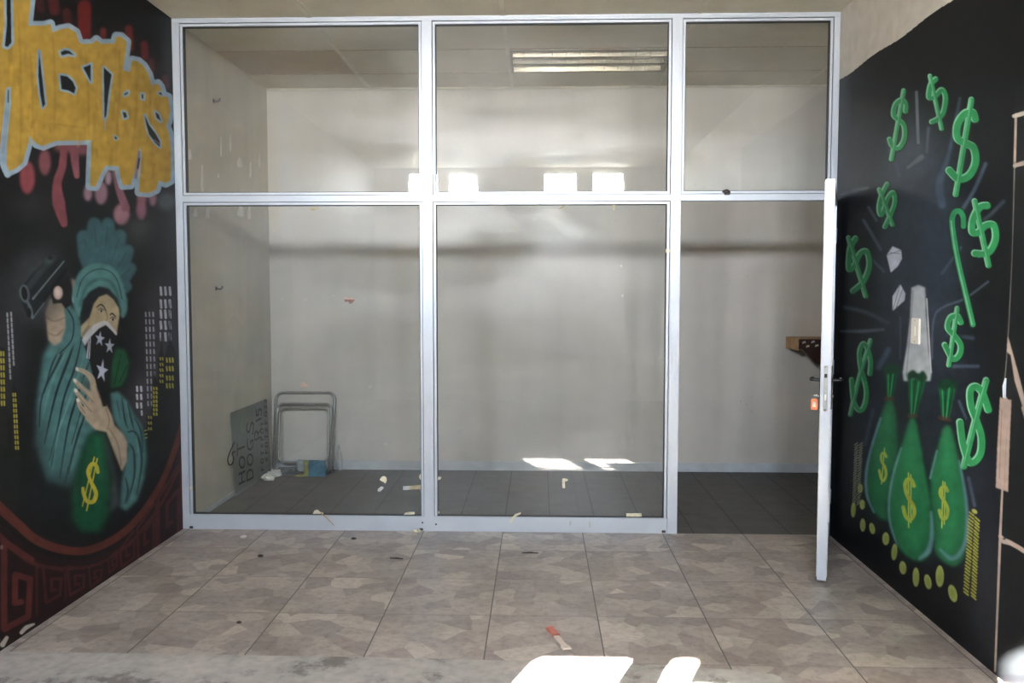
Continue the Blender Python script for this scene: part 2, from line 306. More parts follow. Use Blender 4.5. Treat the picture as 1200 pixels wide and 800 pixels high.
def left_mural():
    rng = np.random.default_rng(3); c = Canvas(-75, 225, -40, 800, (13, 13, 15))
    # soft drips of red and pink paint behind the lettering
    for p, w, col, op in (([(99, 8), (99, 40)], 15, (105, 26, 28), .9), ([(62, -5), (64, 12)], 12, (90, 28, 32), .7), ([(78, 14), (80, 30)], 9, (85, 28, 30), .5),
                      ([(121, 36), (121, 48)], 7, (100, 34, 34), .8), ([(151, 34), (152, 56)], 9, (100, 32, 32), .9), ([(169, 52), (170, 66)], 8, (100, 32, 36), .9),
                      ([(177, 72), (178, 82)], 7, (80, 32, 36), .8), ([(193, 92), (194, 100)], 8, (80, 38, 44), .8), ([(46, 0), (48, 10)], 9, (75, 28, 34), .6)):
        c.line(p, w, col, 2.2, op)
    c.poly([(64, 165), (105, 160), (108, 178), (96, 182), (80, 178), (66, 176)], (120, 72, 82), 2.5)
    for x, y, rx, ry, col in ((32, 208, 8.5, 19, (132, 66, 74)), (52.5, 190, 6.5, 15, (118, 72, 80)), (118.5, 226, 7, 13, (140, 108, 124)), (142.5, 251, 9, 12, (150, 112, 126)), (165.5, 246, 5.5, 11, (140, 96, 116)),
                              (103, 226, 4.5, 9, (150, 120, 135)), (166, 233, 5, 9, (135, 92, 104)), (179, 232, 4, 9, (128, 96, 112)), (127, 208, 3.4, 8, (165, 140, 155))):
        c.oval(x, y, rx, ry, col, 1.4)
    c.line([(75, 172), (73, 195), (67, 215), (69, 238), (75, 262)], [8, 9, 10, 15, 8], (122, 68, 76), 1.3)
    c.line([(87, 174), (88, 190), (90, 206)], [11, 9, 6], (124, 76, 86), 1.3)
    c.line([(134, 200), (139, 220), (147, 243)], [5, 8, 10], (130, 88, 100), 1.4); c.oval(35, 241, 22, 14, (46, 46, 50), 8, .5)
    c.oval(160, 268, 16, 14, (66, 70, 72), 7, .6); c.oval(195, 236, 9, 10, (80, 86, 90), 3, .7)
    # lettering: blue border, yellow body, dark counters
    body = [(-70, -40), (36, -40), (36, 0), (33, 30), (47, 30), (52, 30), (59, 28), (61.5, 38), (70, 34.5), (80, 32.5), (89, 38), (92.5, 49), (96, 51.5), (108, 51), (113, 46.5), (118, 51), (134, 51), (136.5, 42.5), (142, 43), (148.5, 49),
            (147, 62), (144, 82), (152, 84.5), (155, 70.5), (162, 72), (168, 77), (174, 87), (177.5, 100), (185, 98), (188, 102), (191, 112), (197, 114), (199.5, 130), (197, 142), (194.5, 147.5), (198, 156), (200.5, 175), (200.5, 211), (194, 214.5), (186, 211.5), (183, 222), (174.5, 226), (163, 225),
            (163.5, 213), (165.5, 197), (166, 182), (164.5, 172), (162, 182), (158.5, 200), (153, 216.5), (144, 217), (140.5, 205), (139.5, 195), (124, 194), (119, 202), (112, 218.5), (105.5, 218), (106, 200), (107.5, 164), (100, 164.5),
            (66, 165), (59, 167.5), (50.6, 171), (43, 168.5), (38, 163), (34.7, 158), (32.5, 170), (27, 190), (19, 197), (11, 200.8), (7.5, 193), (9, 160), (9, 110), (5, 150), (1, 177), (-20, 190), (-70, 190)]
    blue, yel, dark = (140, 164, 186), (174, 143, 66), (18, 22, 25)
    c.line(body, 10.5, blue, .5, 1, False, True); c.line([(6, 110), (2, 180), (9, 204)], [3, 7, 8], blue, .5)
    c.poly(body, yel, .25)
    for k in range(150):                                   # uneven roller strokes in the yellow
        x, y = rng.uniform(-70, 200), rng.uniform(0, 215); L = rng.uniform(8, 26)
        col = [(140, 112, 46), (204, 166, 70), (158, 122, 42), (196, 160, 84)][k % 4]
        if y < 35+max(0, x-90)*.65 or y > 160+max(0, min(1, (x-100)/20))*38: continue
        if 0 < x < 36 or x > 100 or y > 70: c.line([(x, y), (x+rng.uniform(-2, 2), y+L*.7)], rng.uniform(2, 5), col, 1.6, .4)
    for x0, y0, x1, y1 in ((100, 60, 104, 160), (62, 45, 64, 150), (140, 60, 137, 150), (22, 20, 24, 180), (35, 60, 38, 150), (160, 100, 156, 165), (60, 145, 100, 150), (176, 120, 172, 170)):
        c.line([(x0, y0), ((x0+x1)/2+1.5, (y0+y1)/2), (x1, y1)], [1, 3, 1], (142, 112, 42), 1.8, .45)
    holes = [([(10, -40), (12.5, 0), (13.6, 50), (9, 55), (5.5, 54), (8, 30), (7, -40)], 5), ([(9, 106), (10.5, 104), (10.5, 122), (6.5, 160), (4, 178), (2, 180), (4, 160), (7, 130)], 4),
             ([(45.8, 60), (48.2, 80), (51, 105), (53, 122), (50, 126), (47, 110), (44.8, 88)], 3.6), ([(71, 61), (76, 58.7), (81, 59.5), (87, 64.5), (80, 63), (72.5, 65)], 4.6),
             ([(70.5, 88), (79, 89.5), (85, 95), (88.8, 103), (87, 109.5), (80, 106), (72, 104.5)], 3.8), ([(97.5, 79), (106.5, 75.5), (106.5, 96), (103.7, 91)], 4), ([(121.6, 79), (130.8, 87.4), (127.5, 108), (124.5, 136), (122.5, 139), (122, 110)], 3.4),
             ([(145.5, 110), (150, 107.3), (150, 109.5), (146, 111.8)], 4), ([(166, 110), (168.2, 111), (168, 116), (166, 115)], 4), ([(143.6, 131), (147.5, 132), (149, 137), (145.5, 138.5)], 4), ([(134, 159), (138, 162), (135, 163.5)], 2.2),
             ([(169.7, 135), (174.5, 146), (182.7, 157), (187.5, 166), (187.5, 172.6), (181, 166), (174.5, 157), (171.5, 146)], 3), ([(182, 131), (186, 134), (188.6, 142), (183.5, 138)], 3.4), ([(185, 109), (189, 108), (190, 112)], 2)]
    for h, w in holes: c.line(h, w+.8, blue, .4, 1, False, True)
    for h, w in holes: c.poly(h, dark, .3)
    c.poly(holes[1][0], blue, .4); c.line([(9.8, 106), (9.6, 120)], 1.2, dark)
    c.line([(124, 138), (123, 152)], [2, .8], blue, .4); c.line([(186, 168), (181, 164)], 1.6, (110, 84, 120), .6)
    c.line([(163, 178), (161.5, 192), (159, 208)], [3, 4, 3], (120, 112, 140), .7); c.line([(163, 186), (161.5, 197)], 2.2, (40, 40, 55), .6)
    # hazy night city
    c.oval(188, 420, 20, 95, (58, 57, 66), 12, .9); c.oval(165, 480, 14, 45, (62, 60, 70), 8, .8); c.oval(10, 400, 16, 80, (52, 52, 58), 12, .8); c.oval(60, 440, 60, 180, (22, 26, 28), 30, .4)
    lit, yl = (176, 176, 188), (158, 150, 66)
    for x in (188.3, 193.6, 198.9):
        for y in (341, 356, 368, 381, 394.5): c.line([(x, y-4.2), (x+.7, y+4.2)], 2.7, lit, .3, 1)
    for i, x in enumerate((170.7, 175, 179.3)):
        for k in range(13 if i < 2 else 9): c.line([(x+k*.22, 366+k*8.7), (x+k*.22+.3, 370.5+k*8.7)], 1.7, (150, 150, 162), .3)
    for x in (160.5, 165.3):
        for y in (455.5, 465, 475): c.line([(x, y-2.4), (x+.4, y+2.4)], 2.4, lit, .3)
    c.line([(166, 481.5), (166.3, 486)], 2, lit, .3)
    blk = (22, 24, 25)
    c.poly([(189, 385), (190, 385), (190.6, 410), (192.5, 419), (195, 410), (198, 400), (198.6, 352), (199.4, 352), (200.5, 398), (205, 410), (208, 421), (210, 460), (214, 520), (170, 560), (166, 535), (169, 504), (172, 503), (172, 490), (177.5, 487), (178.5, 452), (180.3, 441), (181, 426), (182, 441), (185, 448), (185.5, 418), (188, 408)], blk, .4)
    for x in (187.6, 190.4):
        for k in range(5): c.line([(x, 419+k*6.6), (x+.5, 421.5+k*6.6)], 1.5, yl, .3)
    for x in (195.3, 198.8, 202.2):
        for y in (422, 432, 443, 452): c.line([(x, y-2.4), (x+.5, y+2)], 1.9, yl, .3)
    for x in (180.2, 183.4):
        for k in range(7): c.line([(x, 454+k*5), (x+.3, 456+k*5)], 2.0, yl, .3)
    for x in (174.2, 177):
        for k in range(3): c.line([(x, 488+k*6.6), (x+.3, 490+k*6.6)], 1.6, yl, .3)
    for k in range(3): c.line([(169.6, 504.5+k*4.4), (172, 503.8+k*4.4)], 1.3, yl, .3)
    for k in range(12): c.line([(8.5+k*.32, 367+k*6.6), (8.7+k*.32, 371+k*6.6)], 1.9, (150, 150, 160), .3)
    for k in range(10): c.line([(13+k*.33, 366+k*6.4), (13.2+k*.33, 370+k*6.4)], 1.9, (150, 150, 160), .3)
    c.poly([(-60, 407), (5.5, 407), (6.5, 478), (12, 540), (14, 458), (15.6, 455), (16, 434), (16.7, 434), (17.3, 455), (20, 457), (24.5, 528), (22, 600), (-60, 600)], blk, .5)
    for x in (-4, 1, 4):
        for k in range(8): c.line([(x+k*.12, 412+k*8.3), (x+k*.12+.3, 416.5+k*8.3)], 1.8, yl, .3)
    for k in range(11): c.line([(15.4+k*.3, 461+k*6.2), (15.6+k*.3, 464+k*6.2)], 1.6, yl, .3); c.line([(18+k*.32, 461+k*6.2), (18.2+k*.32, 464+k*6.2)], 1.6, yl, .3)
    # robed masked figure with a plumed headdress
    teal, teal2, fold, skin = (72, 112, 116), (84, 128, 128), (18, 38, 42), (158, 144, 128)
    for a0, L, w in ((-112, 74, 24), (-97, 84, 24), (-82, 84, 24), (-66, 76, 24), (-50, 68, 23), (-33, 58, 21), (-14, 44, 18), (8, 38, 14)):
        t = math.radians(a0); d = np.array((math.cos(t)*.72, math.sin(t)))
        q = np.array((118, 346)); c.line([q+d*22, q+d*(L*.7), q+d*L], [w*.8, w, w*.62], (58, 92, 100), 2.6, .9); c.line([q+d*24, q+d*(L-3)], 1.0, (34, 56, 62), .8, .8)
    c.poly([(52, 415), (60, 400), (74, 360), (80, 357), (88, 366), (97, 386), (103, 410), (110, 440), (119, 470), (120, 500), (104, 508), (92, 540), (82, 572), (56, 566), (42, 520), (44, 470)], teal, 2.5)
    c.poly([(130, 461), (138, 459), (148.5, 469.5), (157.5, 486), (165, 497), (170, 513), (171.5, 538), (168, 562), (160, 586), (148, 598), (141, 594), (143, 566), (150, 526), (142, 506), (133, 490)], teal, 1.6)
    for p, w in (([(92, 372), (84, 410), (66, 460), (52, 520)], 2.4), ([(97, 390), (88, 430), (74, 470), (60, 545)], 2), ([(104, 425), (92, 460), (80, 500), (70, 560)], 2), ([(84, 362), (82, 390), (70, 420), (50, 462), (46, 500)], 2.2),
                 ([(107, 440), (96, 480), (84, 520)], 1.8), ([(70, 408), (60, 430), (52, 460)], 1.6), ([(100, 485), (88, 520), (80, 555)], 2), ([(76, 480), (66, 510), (58, 540)], 1.4), ([(92, 500), (84, 530), (76, 566)], 1.4),
                 ([(143, 466), (146, 490), (150, 502)], 1.6), ([(150, 474), (154, 492), (157, 503)], 1.6), ([(137, 470), (141, 490)], 1.4), ([(150, 506), (158, 506), (164, 520), (166, 545), (160, 580)], 2.2), ([(152, 520), (157, 530), (157, 560), (148, 590)], 1.8),
                 ([(158, 490), (165, 505), (168, 530)], 1.4), ([(147, 560), (150, 575), (146, 590)], 1.6)):
        c.line(p, [w*.7, w*1.45, w*.5], fold, .9, .92)
    for p in ([(88, 368), (80, 405), (60, 450), (47, 505)], [(101, 405), (90, 445), (70, 500), (62, 550)], [(108, 450), (94, 490), (80, 545)], [(147, 470), (152, 495)], [(160, 510), (162, 545), (154, 585)], [(84, 466), (70, 500), (58, 545)]):
        c.line(p, [1, 2.4, 1], (96, 142, 142), 1.2, .55)
    c.oval(62, 578, 40, 22, (24, 28, 30), 9, .85); c.oval(45, 520, 9, 40, (26, 30, 32), 6, .6)
    c.poly([(130, 455), (131, 425), (136, 408), (146, 410), (151, 424), (149, 440), (142, 452)], (22, 78, 48), 1.6); c.line([(134, 450), (142, 415)], 1.4, (12, 46, 30), .8); c.line([(140, 448), (149, 428)], 1.4, (12, 46, 30), .8)
    # raised forearm, fist and pistol
    c.poly([(58, 350), (66, 350), (73, 355), (78, 368), (77, 384), (72, 400), (64, 405), (57, 398), (55, 380), (53, 368)], skin, 1.2); c.line([(55, 372), (64, 376), (76, 372)], 2, (112, 98, 90), 1.2, .7); c.line([(57, 390), (66, 393), (74, 386)], 2, (112, 98, 90), 1.2, .7)
    c.poly([(75, 362), (80, 358), (88, 364), (94, 378), (90, 400), (80, 412), (66, 416), (72, 402), (78, 384)], teal, 1.0); c.line([(79, 362), (86, 376), (84, 398), (70, 414)], 1.6, fold, .6)
    c.poly([(84, 326), (90, 330), (90, 352), (86, 352)], (130, 116, 112), 1.2); c.oval(87, 350, 2.4, 5, (188, 188, 190), .6)
    gun = (24, 28, 33); c.oval(46, 335, 30, 44, (56, 60, 64), 9, .8)
    c.poly([(61, 336), (80, 322), (85, 340), (84, 356), (77, 362), (72, 355), (62, 356), (60, 346)], (18, 18, 20), .5)
    c.poly([(25, 336), (40, 318), (60, 300), (69, 295), (78, 305), (80, 322), (62, 342), (47, 360), (39, 372), (32, 372), (24, 350)], gun, .6)
    c.line([(38.6, 350), (55, 330), (75, 306)], [2.4, 1.6, 1.2], (104, 114, 120), .5); c.line([(39, 372), (59, 345)], 1.4, (84, 94, 100), .4); c.line([(34, 336), (47, 319), (63, 302)], 7, (44, 52, 58), 2.0, .9); c.line([(52, 352), (66, 332), (78, 316)], 5, (14, 16, 18), 1.5, .9); c.oval(57, 305, 5, 4, (66, 76, 80), 1.2, .7); c.oval(59, 302, 3.2, 2.6, gun, .6)
    c.oval(28.8, 344, 5.6, 10.5, (86, 98, 106), .7, 1, -.15); c.oval(28.6, 343.6, 3.8, 8.4, (14, 15, 17), .5, 1, -.15); c.line([(32, 353), (36, 362), (38, 372)], 3.4, (80, 92, 100), .6); c.oval(34, 366, 2.8, 5.4, (14, 15, 17), .5, 1, -.1)
    c.oval(68, 343, 5.2, 7.6, (178, 160, 160), .7); c.oval(68, 343, 2.6, 4, (196, 180, 180), 1)
    # head: domed band, dark hair, face, starred mask
    c.poly([(85, 352), (87, 334), (92, 321), (100, 313), (110, 309), (120, 309), (130, 312), (138, 320), (143, 331), (147, 346), (149, 362), (143, 372), (137, 350), (120, 338), (105, 345), (97, 362), (92, 372)], (78, 122, 124), 1.0, 1, True)
    c.line([(90, 348), (95, 330), (105, 319), (118, 315), (130, 319), (138, 330), (143, 350)], 1.3, (38, 66, 70), .5)
    c.line([(94, 358), (100, 338), (110, 329), (120, 327), (130, 331), (137, 344), (141, 362)], 4, (56, 96, 98), 1.4, .8)
    c.poly([(95, 383), (94, 368), (97, 352), (104, 342), (116, 335), (128, 338), (138, 350), (142, 365), (139, 374), (134, 360), (124, 346), (112, 352), (106, 372)], (26, 30, 35), .9)
    c.poly([(95, 393), (95, 382), (105, 372), (110, 356), (116, 348), (125, 344.5), (133, 351), (139, 361), (140, 368), (136.5, 391), (128, 380), (120, 376), (108, 383), (99, 398)], (164, 150, 122), .6)
    c.line([(124, 364), (126, 372), (124, 376)], 2, (126, 110, 88), 1, .8); c.line([(97, 392), (104, 382)], 3, (120, 104, 90), 1.2, .7)
    for b, e in (([(113.4, 360), (117.5, 356.8), (121, 358.5), (124, 364)], (118.8, 364.2)), ([(129, 369), (131.5, 367.2), (136, 371.5)], (132.4, 374.2))):
        c.line(b, [1.2, 1.8, 1], (30, 26, 26), .35); c.oval(e[0], e[1], 3.2, 2.4, (176, 166, 148), .4); c.oval(e[0], e[1], 1.3, 2, (34, 30, 32), .3); c.line([(e[0]-3.4, e[1]-1), (e[0], e[1]-3), (e[0]+3, e[1]-.6)], .9, (60, 50, 44), .3)
    c.poly([(98, 403), (107, 393), (116, 385), (124, 380), (130, 386), (136, 392), (134, 410), (130.5, 430), (127, 452), (121.5, 479), (117, 466), (110, 445), (105, 424)], (17, 17, 21), .5)
    c.poly([(96, 398), (102, 389), (110, 380.5), (118, 376.5), (123, 375.4), (128, 378), (133, 384.5), (137, 390), (136.4, 393), (130, 386), (124, 380.5), (116, 384.5), (107.5, 393), (99.5, 405)], (184, 184, 192), .4)
    c.line([(104, 400), (102, 419)], 1.5, (160, 160, 172), .3); c.line([(106, 396), (104.4, 420)], 1.2, (160, 160, 172), .3)
    c.star(117, 397, 9.5, (166, 172, 190), .15); c.star(128.5, 405.5, 9.5, (166, 172, 190), .05); c.star(119.5, 434.5, 14, (172, 178, 198), .2, .52)
    # crossed arm and hand
    c.poly([(86, 610), (85, 578), (91, 546), (97, 525), (104, 508), (122, 506), (126, 530), (129, 566), (127, 600), (117, 622), (98, 622)], (18, 78, 52), 3.5)
    c.line([(100, 530), (94, 560), (93, 590)], 5, (12, 52, 38), 3, .6); c.line([(115, 515), (119, 560)], 6, (26, 96, 64), 3.5, .5)
    c.poly([(118, 505), (126, 520), (134, 548), (140, 590), (128, 600), (132, 560), (126, 530)], (58, 62, 68), 2)
    c.poly([(106, 440), (111, 450), (116, 462), (120.5, 477), (124.5, 474), (130.5, 486), (134, 498), (144, 508), (149, 518), (148.5, 540), (143, 552), (135, 532), (125, 506), (112, 503), (100, 491), (98, 476), (106, 466)], skin, .8)
    for p, w in (([(90.5, 432.5), (99, 435.5), (107, 443), (110, 458)], [4.4, 5.6, 7, 8]), ([(88, 446), (94, 452), (102, 459), (110, 468)], [4.4, 5.8, 6.4, 7]), ([(88.6, 457.5), (94, 465), (101, 473), (109, 480)], [4.2, 5.6, 6.2, 7]), ([(91.2, 469), (95, 478), (101, 485), (109, 492)], [4, 5.4, 6, 7])):
        c.line(p, w, skin, .5)
    for p in ([(92, 452), (100, 460), (109, 471)], [(92, 464), (100, 474), (107, 482)], [(94, 476), (100, 484)], [(112, 452), (117, 466)], [(124, 478), (128, 492), (126, 503)], [(128, 502), (138, 520), (142, 545)]): c.line(p, 1.1, (108, 94, 84), .6, .8)
    c.poly([(93, 440), (104, 446), (107, 459), (97, 452)], (54, 84, 82), 1.2, .9)
    for x, y in ((90.6, 432.4), (88, 445.8), (88.8, 457.4), (91.4, 468.8)): c.oval(x, y, 1.6, 2.6, (196, 192, 192), .4, 1, -.5)
    c.poly([(121, 476), (124, 470), (125, 476)], (20, 20, 24), .4)
    ys = (178, 166, 58)
    c.line([(110.5, 535.5), (96.5, 593)], 1.5, ys, .3); c.line([(114, 537), (101.5, 598)], 1.5, ys, .3)
    c.line([(114.6, 553), (113, 546), (107.5, 543.5), (103, 552), (106, 563), (111, 573), (112.5, 580), (109, 587.5), (102, 587), (98, 578), (97.2, 572)], [4, 4.6, 4, 4, 4.6, 5, 4.6, 4.2, 3.6], ys, .4)
    # red border arc with a row of square spirals
    c.poly([(-75, 560), (-3, 608), (21, 630), (42, 645), (70, 654), (100, 656), (133, 644), (161, 620), (187, 584), (205, 545), (216, 505), (216, 700), (-75, 830)], (30, 18, 20), 1.0)
    c.line([(-60, 540), (-3, 592), (21, 614), (42, 632), (70, 643), (100, 645), (133, 632), (161, 608), (187, 570), (203, 532), (214, 496)], [12, 11.5, 11, 10.5, 10, 9, 8.5, 8, 7, 6.5, 6], (84, 42, 35), .8)
    c.line([(-20, 604), (-3, 626), (20, 646), (42, 661), (75, 666), (110, 662), (140, 646), (165, 622), (190, 588), (214, 540)], [8, 8, 7, 5, 3.6, 3, 3, 3, 3, 3], (72, 34, 33), .7)
    def key(a, b, p, q, w, col):
        """square spiral inside the quad a (top left), b (top right), p (bottom right), q (bottom left)"""
        a, b, p, q = map(np.array, (a, b, p, q))
        f = lambda u, v: (a*(1-u)+b*u)*(1-v)+(q*(1-u)+p*u)*v
        c.line([f(*t) for t in ((1, 0), (0, 0), (0, 1), (1, 1), (1, .34), (.42, .34), (.42, .72), (.68, .72))], w, col, .45, 1, False)
    k1 = (80, 38, 36); k2 = (68, 32, 33)
    key((5, 634), (37, 656), (33, 722), (5, 737), 7, k1); key((50.5, 664), (73, 668), (70, 697), (54, 706), 3.6, k2); key((79, 664), (99, 666), (98, 688), (82, 697), 3, k2); key((104, 663), (120, 661), (118, 678), (106, 688), 2.6, k2)
    key((127, 655), (137, 645), (137, 663), (128, 671), 2.4, k2); key((141, 643), (157, 622), (157, 653), (142, 664), 2.8, k2); key((161, 619), (180, 590), (180, 644), (162, 655), 3.2, k2); key((185, 584), (210, 545), (209, 628), (186, 641), 4, k2); key((-45, 610), (-6, 630), (-8, 745), (-45, 765), 8, k1)
    c.line([(43, 662), (43, 720)], 3, k2, .6); c.line([(76.5, 668), (77, 702)], 2, k2, .6); c.line([(183, 590), (183, 645)], 2.4, k2, .6); c.line([(212.5, 530), (213, 625)], 4, k2, .8)
    c.line([(25, 741), (31, 735), (40, 731)], [4, 5, 2], (178, 170, 164), .4); c.line([(3, 755), (8, 747)], [6, 4], (178, 170, 164), .4); c.line([(-8, 757), (-2, 750)], 4, (178, 170, 164), .4); c.oval(2, 641, 1.8, 2.6, (120, 100, 96), .5)
    c.grain(.06, rng)
    return c

def right_mural():
    rng = np.random.default_rng(5); c = Canvas(970, 1300, -60, 1000, (16, 17, 20))
    # cloudy spray haze and light streaks
    for x, y, rx, ry, col, op in ((1076, 260, 46, 130, (44, 52, 62), .9), (1072, 185, 26, 26, (74, 86, 100), .6), (1098, 300, 24, 90, (46, 56, 70), .8), (1048, 380, 22, 90, (44, 52, 64), .7), (1096, 410, 26, 70, (44, 52, 66), .8), (1028, 500, 16, 60, (36, 42, 56), .8),
                                   (1148, 600, 14, 90, (38, 44, 58), .7), (1156, 700, 16, 80, (52, 55, 62), .7), (1000, 180, 22, 60, (46, 50, 56), .6), (1010, 560, 14, 50, (30, 36, 44), .7), (1090, 560, 40, 100, (38, 46, 56), .6), (1130, 460, 18, 60, (36, 42, 54), .7)):
        c.oval(x, y, rx, ry, col, 14, op)
    c.oval(1002, 330, 18, 60, (18, 20, 23), 10, .7)
    for p, w, col, so in (([(1074, 108), (1076, 167)], 3.4, (104, 112, 122), .8), ([(1125, 115), (1112, 180), (1101, 215), (1104, 240)], [2, 4, 9, 8], (66, 84, 104), 2.4), ([(1155, 192), (1142, 222), (1128, 245)], 4, (74, 88, 106), 1.8), ([(1176, 236), (1160, 252), (1146, 262)], 4, (62, 70, 84), 2), ([(986, 228), (1000, 224), (1017, 220)], [2, 5, 2], (72, 80, 86), 1.8),
                          ([(1012, 258), (1022, 275), (1032, 292)], 3.4, (64, 76, 88), 1.6), ([(1018, 243), (1027, 258)], 3, (60, 70, 80), 1.6), ([(1022, 304), (1036, 318)], 3, (60, 74, 88), 1.6), ([(985, 388), (1010, 388), (1035, 386)], [2, 4, 3], (80, 90, 100), 1.6), ([(990, 360), (1015, 366), (1040, 378)], 4, (60, 70, 80), 2.2), ([(1041, 410), (1030, 430)], 6, (66, 80, 100), 2.6), ([(1110, 392), (1140, 396)], 4, (56, 66, 84), 2),
                          ([(1112, 429), (1146, 429)], 3.6, (70, 80, 100), 1.6), ([(1158, 330), (1130, 350), (1105, 360), (1094, 375), (1092, 420)], 2.4, (78, 92, 108), 1.2), ([(1055, 372), (1055, 420)], 2, (64, 76, 88), 1.2), ([(1124, 470), (1132, 490)], 3, (60, 76, 92), 1.6), ([(1135, 560), (1142, 592)], 3.4, (78, 90, 108), 1.8), ([(1023, 480), (1014, 520)], 4, (52, 62, 78), 2), ([(1040, 165), (1054, 205)], 4, (58, 70, 84), 2.4), ([(1088, 150), (1086, 178)], 3, (80, 94, 108), 1.6), ([(1126, 290), (1104, 320)], 3, (70, 86, 102), 1.6), ([(1064, 196), (1080, 184)], [3, 6], (92, 102, 112), 1.4)):
        c.line(p, w, col, so, .85)
    # loose banknotes, walking cane and pale flare
    for p in ([(1039, 299), (1046, 288.5), (1056, 293), (1057, 303), (1052, 312), (1044, 319)], [(1046, 364), (1046, 347), (1055, 333), (1061, 344), (1060, 352)]):
        c.poly(p, (178, 184, 198), .4); c.line([p[0], p[2]], .7, (90, 96, 108), .3); c.line([(p[0][0]+4, p[0][1]-3), (p[3][0]-3, p[3][1]-6)], .8, (96, 102, 112), .3)
    c.poly([(1068.5, 337), (1076, 334), (1084, 337), (1085, 370), (1088, 410), (1091.5, 436), (1090, 446), (1059, 446), (1058, 436), (1063, 405), (1067, 370)], (168, 176, 184), .8); c.line([(1062, 440), (1068, 370), (1070, 340)], 1.6, (134, 142, 152), .8); c.line([(1086, 350), (1091, 436)], 1.4, (190, 196, 202), .6)
    gr, hi, dg = (46, 142, 86), (128, 190, 152), (14, 46, 30)
    cane = [(1129, 265), (1128.6, 254), (1124.5, 247.5), (1118.5, 249), (1115.6, 259), (1118, 280), (1123, 308), (1131, 342), (1140, 380)]
    c.line(cane, 8.6, dg, .9); c.line(cane, [6, 6.4, 6.4, 6], (46, 140, 90), .4); c.line([(x-1, y) for x, y in cane[4:]], 1.6, hi, .5, .8)
    def dollar(S, bar, w, wb, tone=1.0):
        for q, ww in ((bar, wb), (S, w)): c.line(q, ww+3.6, dg, 1.0, .9)
        g = tuple(v*tone for v in gr); h = tuple(v*tone for v in hi)
        for q, ww in ((bar, wb), (S, w)): c.line([(x-.9, y-.5) for x, y in q], ww+.9, h, .35)
        for q, ww in ((bar, wb), (S, w)): c.line([(x+.2, y+.2) for x, y in q], ww-.4, g, .35)
        c.line([(x-wb*.22, y) for x, y in bar], .9, h, .35, .8)
    dollar([(1061.7, 130.5), (1061.7, 121.5), (1056.5, 117.5), (1049.7, 123), (1047.8, 135), (1054, 141), (1060, 148), (1060, 163), (1053.5, 173.5), (1046, 171), (1043, 163.5)], [(1059.5, 106.5), (1045, 187)], 4.8, 4, .95)
    dollar([(1097, 93), (1091, 100), (1089, 114), (1096, 113), (1104, 105.5), (1108.5, 114), (1106, 131), (1100, 139), (1092.5, 143)], [(1090.5, 89.5), (1104, 151)], 5, 4)
    dollar([(1143, 139.5), (1140.5, 132.5), (1131, 133.5), (1122.5, 146), (1122.5, 162), (1133, 168.5), (1141.5, 174), (1143.5, 190), (1136.5, 205), (1124, 210), (1113, 200)], [(1139, 117), (1120.5, 228)], 8, 5.4)
    dollar([(1157, 241), (1148.5, 243), (1141, 256), (1139.6, 271), (1146.5, 272.5), (1155, 264.5), (1165, 264.5), (1167, 280), (1160.5, 294), (1152, 297.5), (1143, 297)], [(1142.7, 236), (1159, 311)], 7.4, 5.6)
    dollar([(1040, 216), (1033.5, 229), (1030.5, 244), (1033.5, 251.5), (1041, 232), (1047.5, 226), (1049, 238), (1043, 254), (1037.5, 266)], [(1031, 222.5), (1046.5, 263.5)], 4.4, 4.2, .85)
    dollar([(1003, 279.5), (996.5, 292), (995.3, 315), (1001.5, 311), (1008.5, 297), (1016.5, 295.5), (1019, 312), (1012, 330), (1000, 341)], [(995, 279), (1015, 347)], 5.4, 4.6, .8)
    dollar([(1020, 438), (1020.8, 423.5), (1017, 408.5), (1012, 403), (1007.8, 413), (1009.3, 431), (1013.5, 446), (1016, 461), (1013.2, 476), (1007.5, 481), (1001, 470), (998.5, 445)], [(1020.6, 399), (1009, 437), (1002, 464), (997, 486)], 4.6, 3.8, .85)
    dollar([(1126.3, 377.5), (1122.3, 370.5), (1114.2, 372.5), (1111.2, 384), (1118.5, 393), (1126, 404), (1124.6, 415.5), (1117, 420.5), (1107.8, 404.5)], [(1122.3, 361.5), (1112.4, 428)], 6, 4.4)
    dollar([(1158.5, 480), (1151.4, 460), (1143.6, 453), (1137.5, 458), (1138.4, 476), (1145, 494), (1150.5, 513), (1148.6, 533), (1137.5, 542), (1129, 521), (1125.5, 495)], [(1156.2, 446), (1144, 490), (1130, 546.5)], 7.6, 6.4)
    # three money bags
    bag, lite, edge = (34, 106, 68), (42, 126, 80), (104, 140, 158)
    def sack(body, neck, tie, crown, eL, eR, mid, tn):
        g = tuple(v*tn for v in bag)
        c.poly(body, (20, 30, 34), 4, .8, True); c.poly(body, g, 1.6, 1, True); c.line(mid, [6, 16, 22, 16], tuple(v*tn for v in lite), 6, .7)
        for e, w in eL: c.line(e, w, edge, 1.6, .75)
        for e, w in eR: c.line(e, w, edge, 2.2, .7)
        c.poly(neck, (22, 84, 52), 1.0); n0, n1, n2, n3 = map(np.array, neck[:4])
        for k in range(1, 5):
            t = k/5; c.line([n0*(1-t)+n1*t, n3*(1-t)+n2*t], 1.5, (40, 138, 80) if k % 2 else (14, 50, 32), .7, .9)
        c.poly(crown, (18, 58, 36), 1.0, 1, True); c.line(tie, 4.5, (78, 44, 34), 1.2, .85)
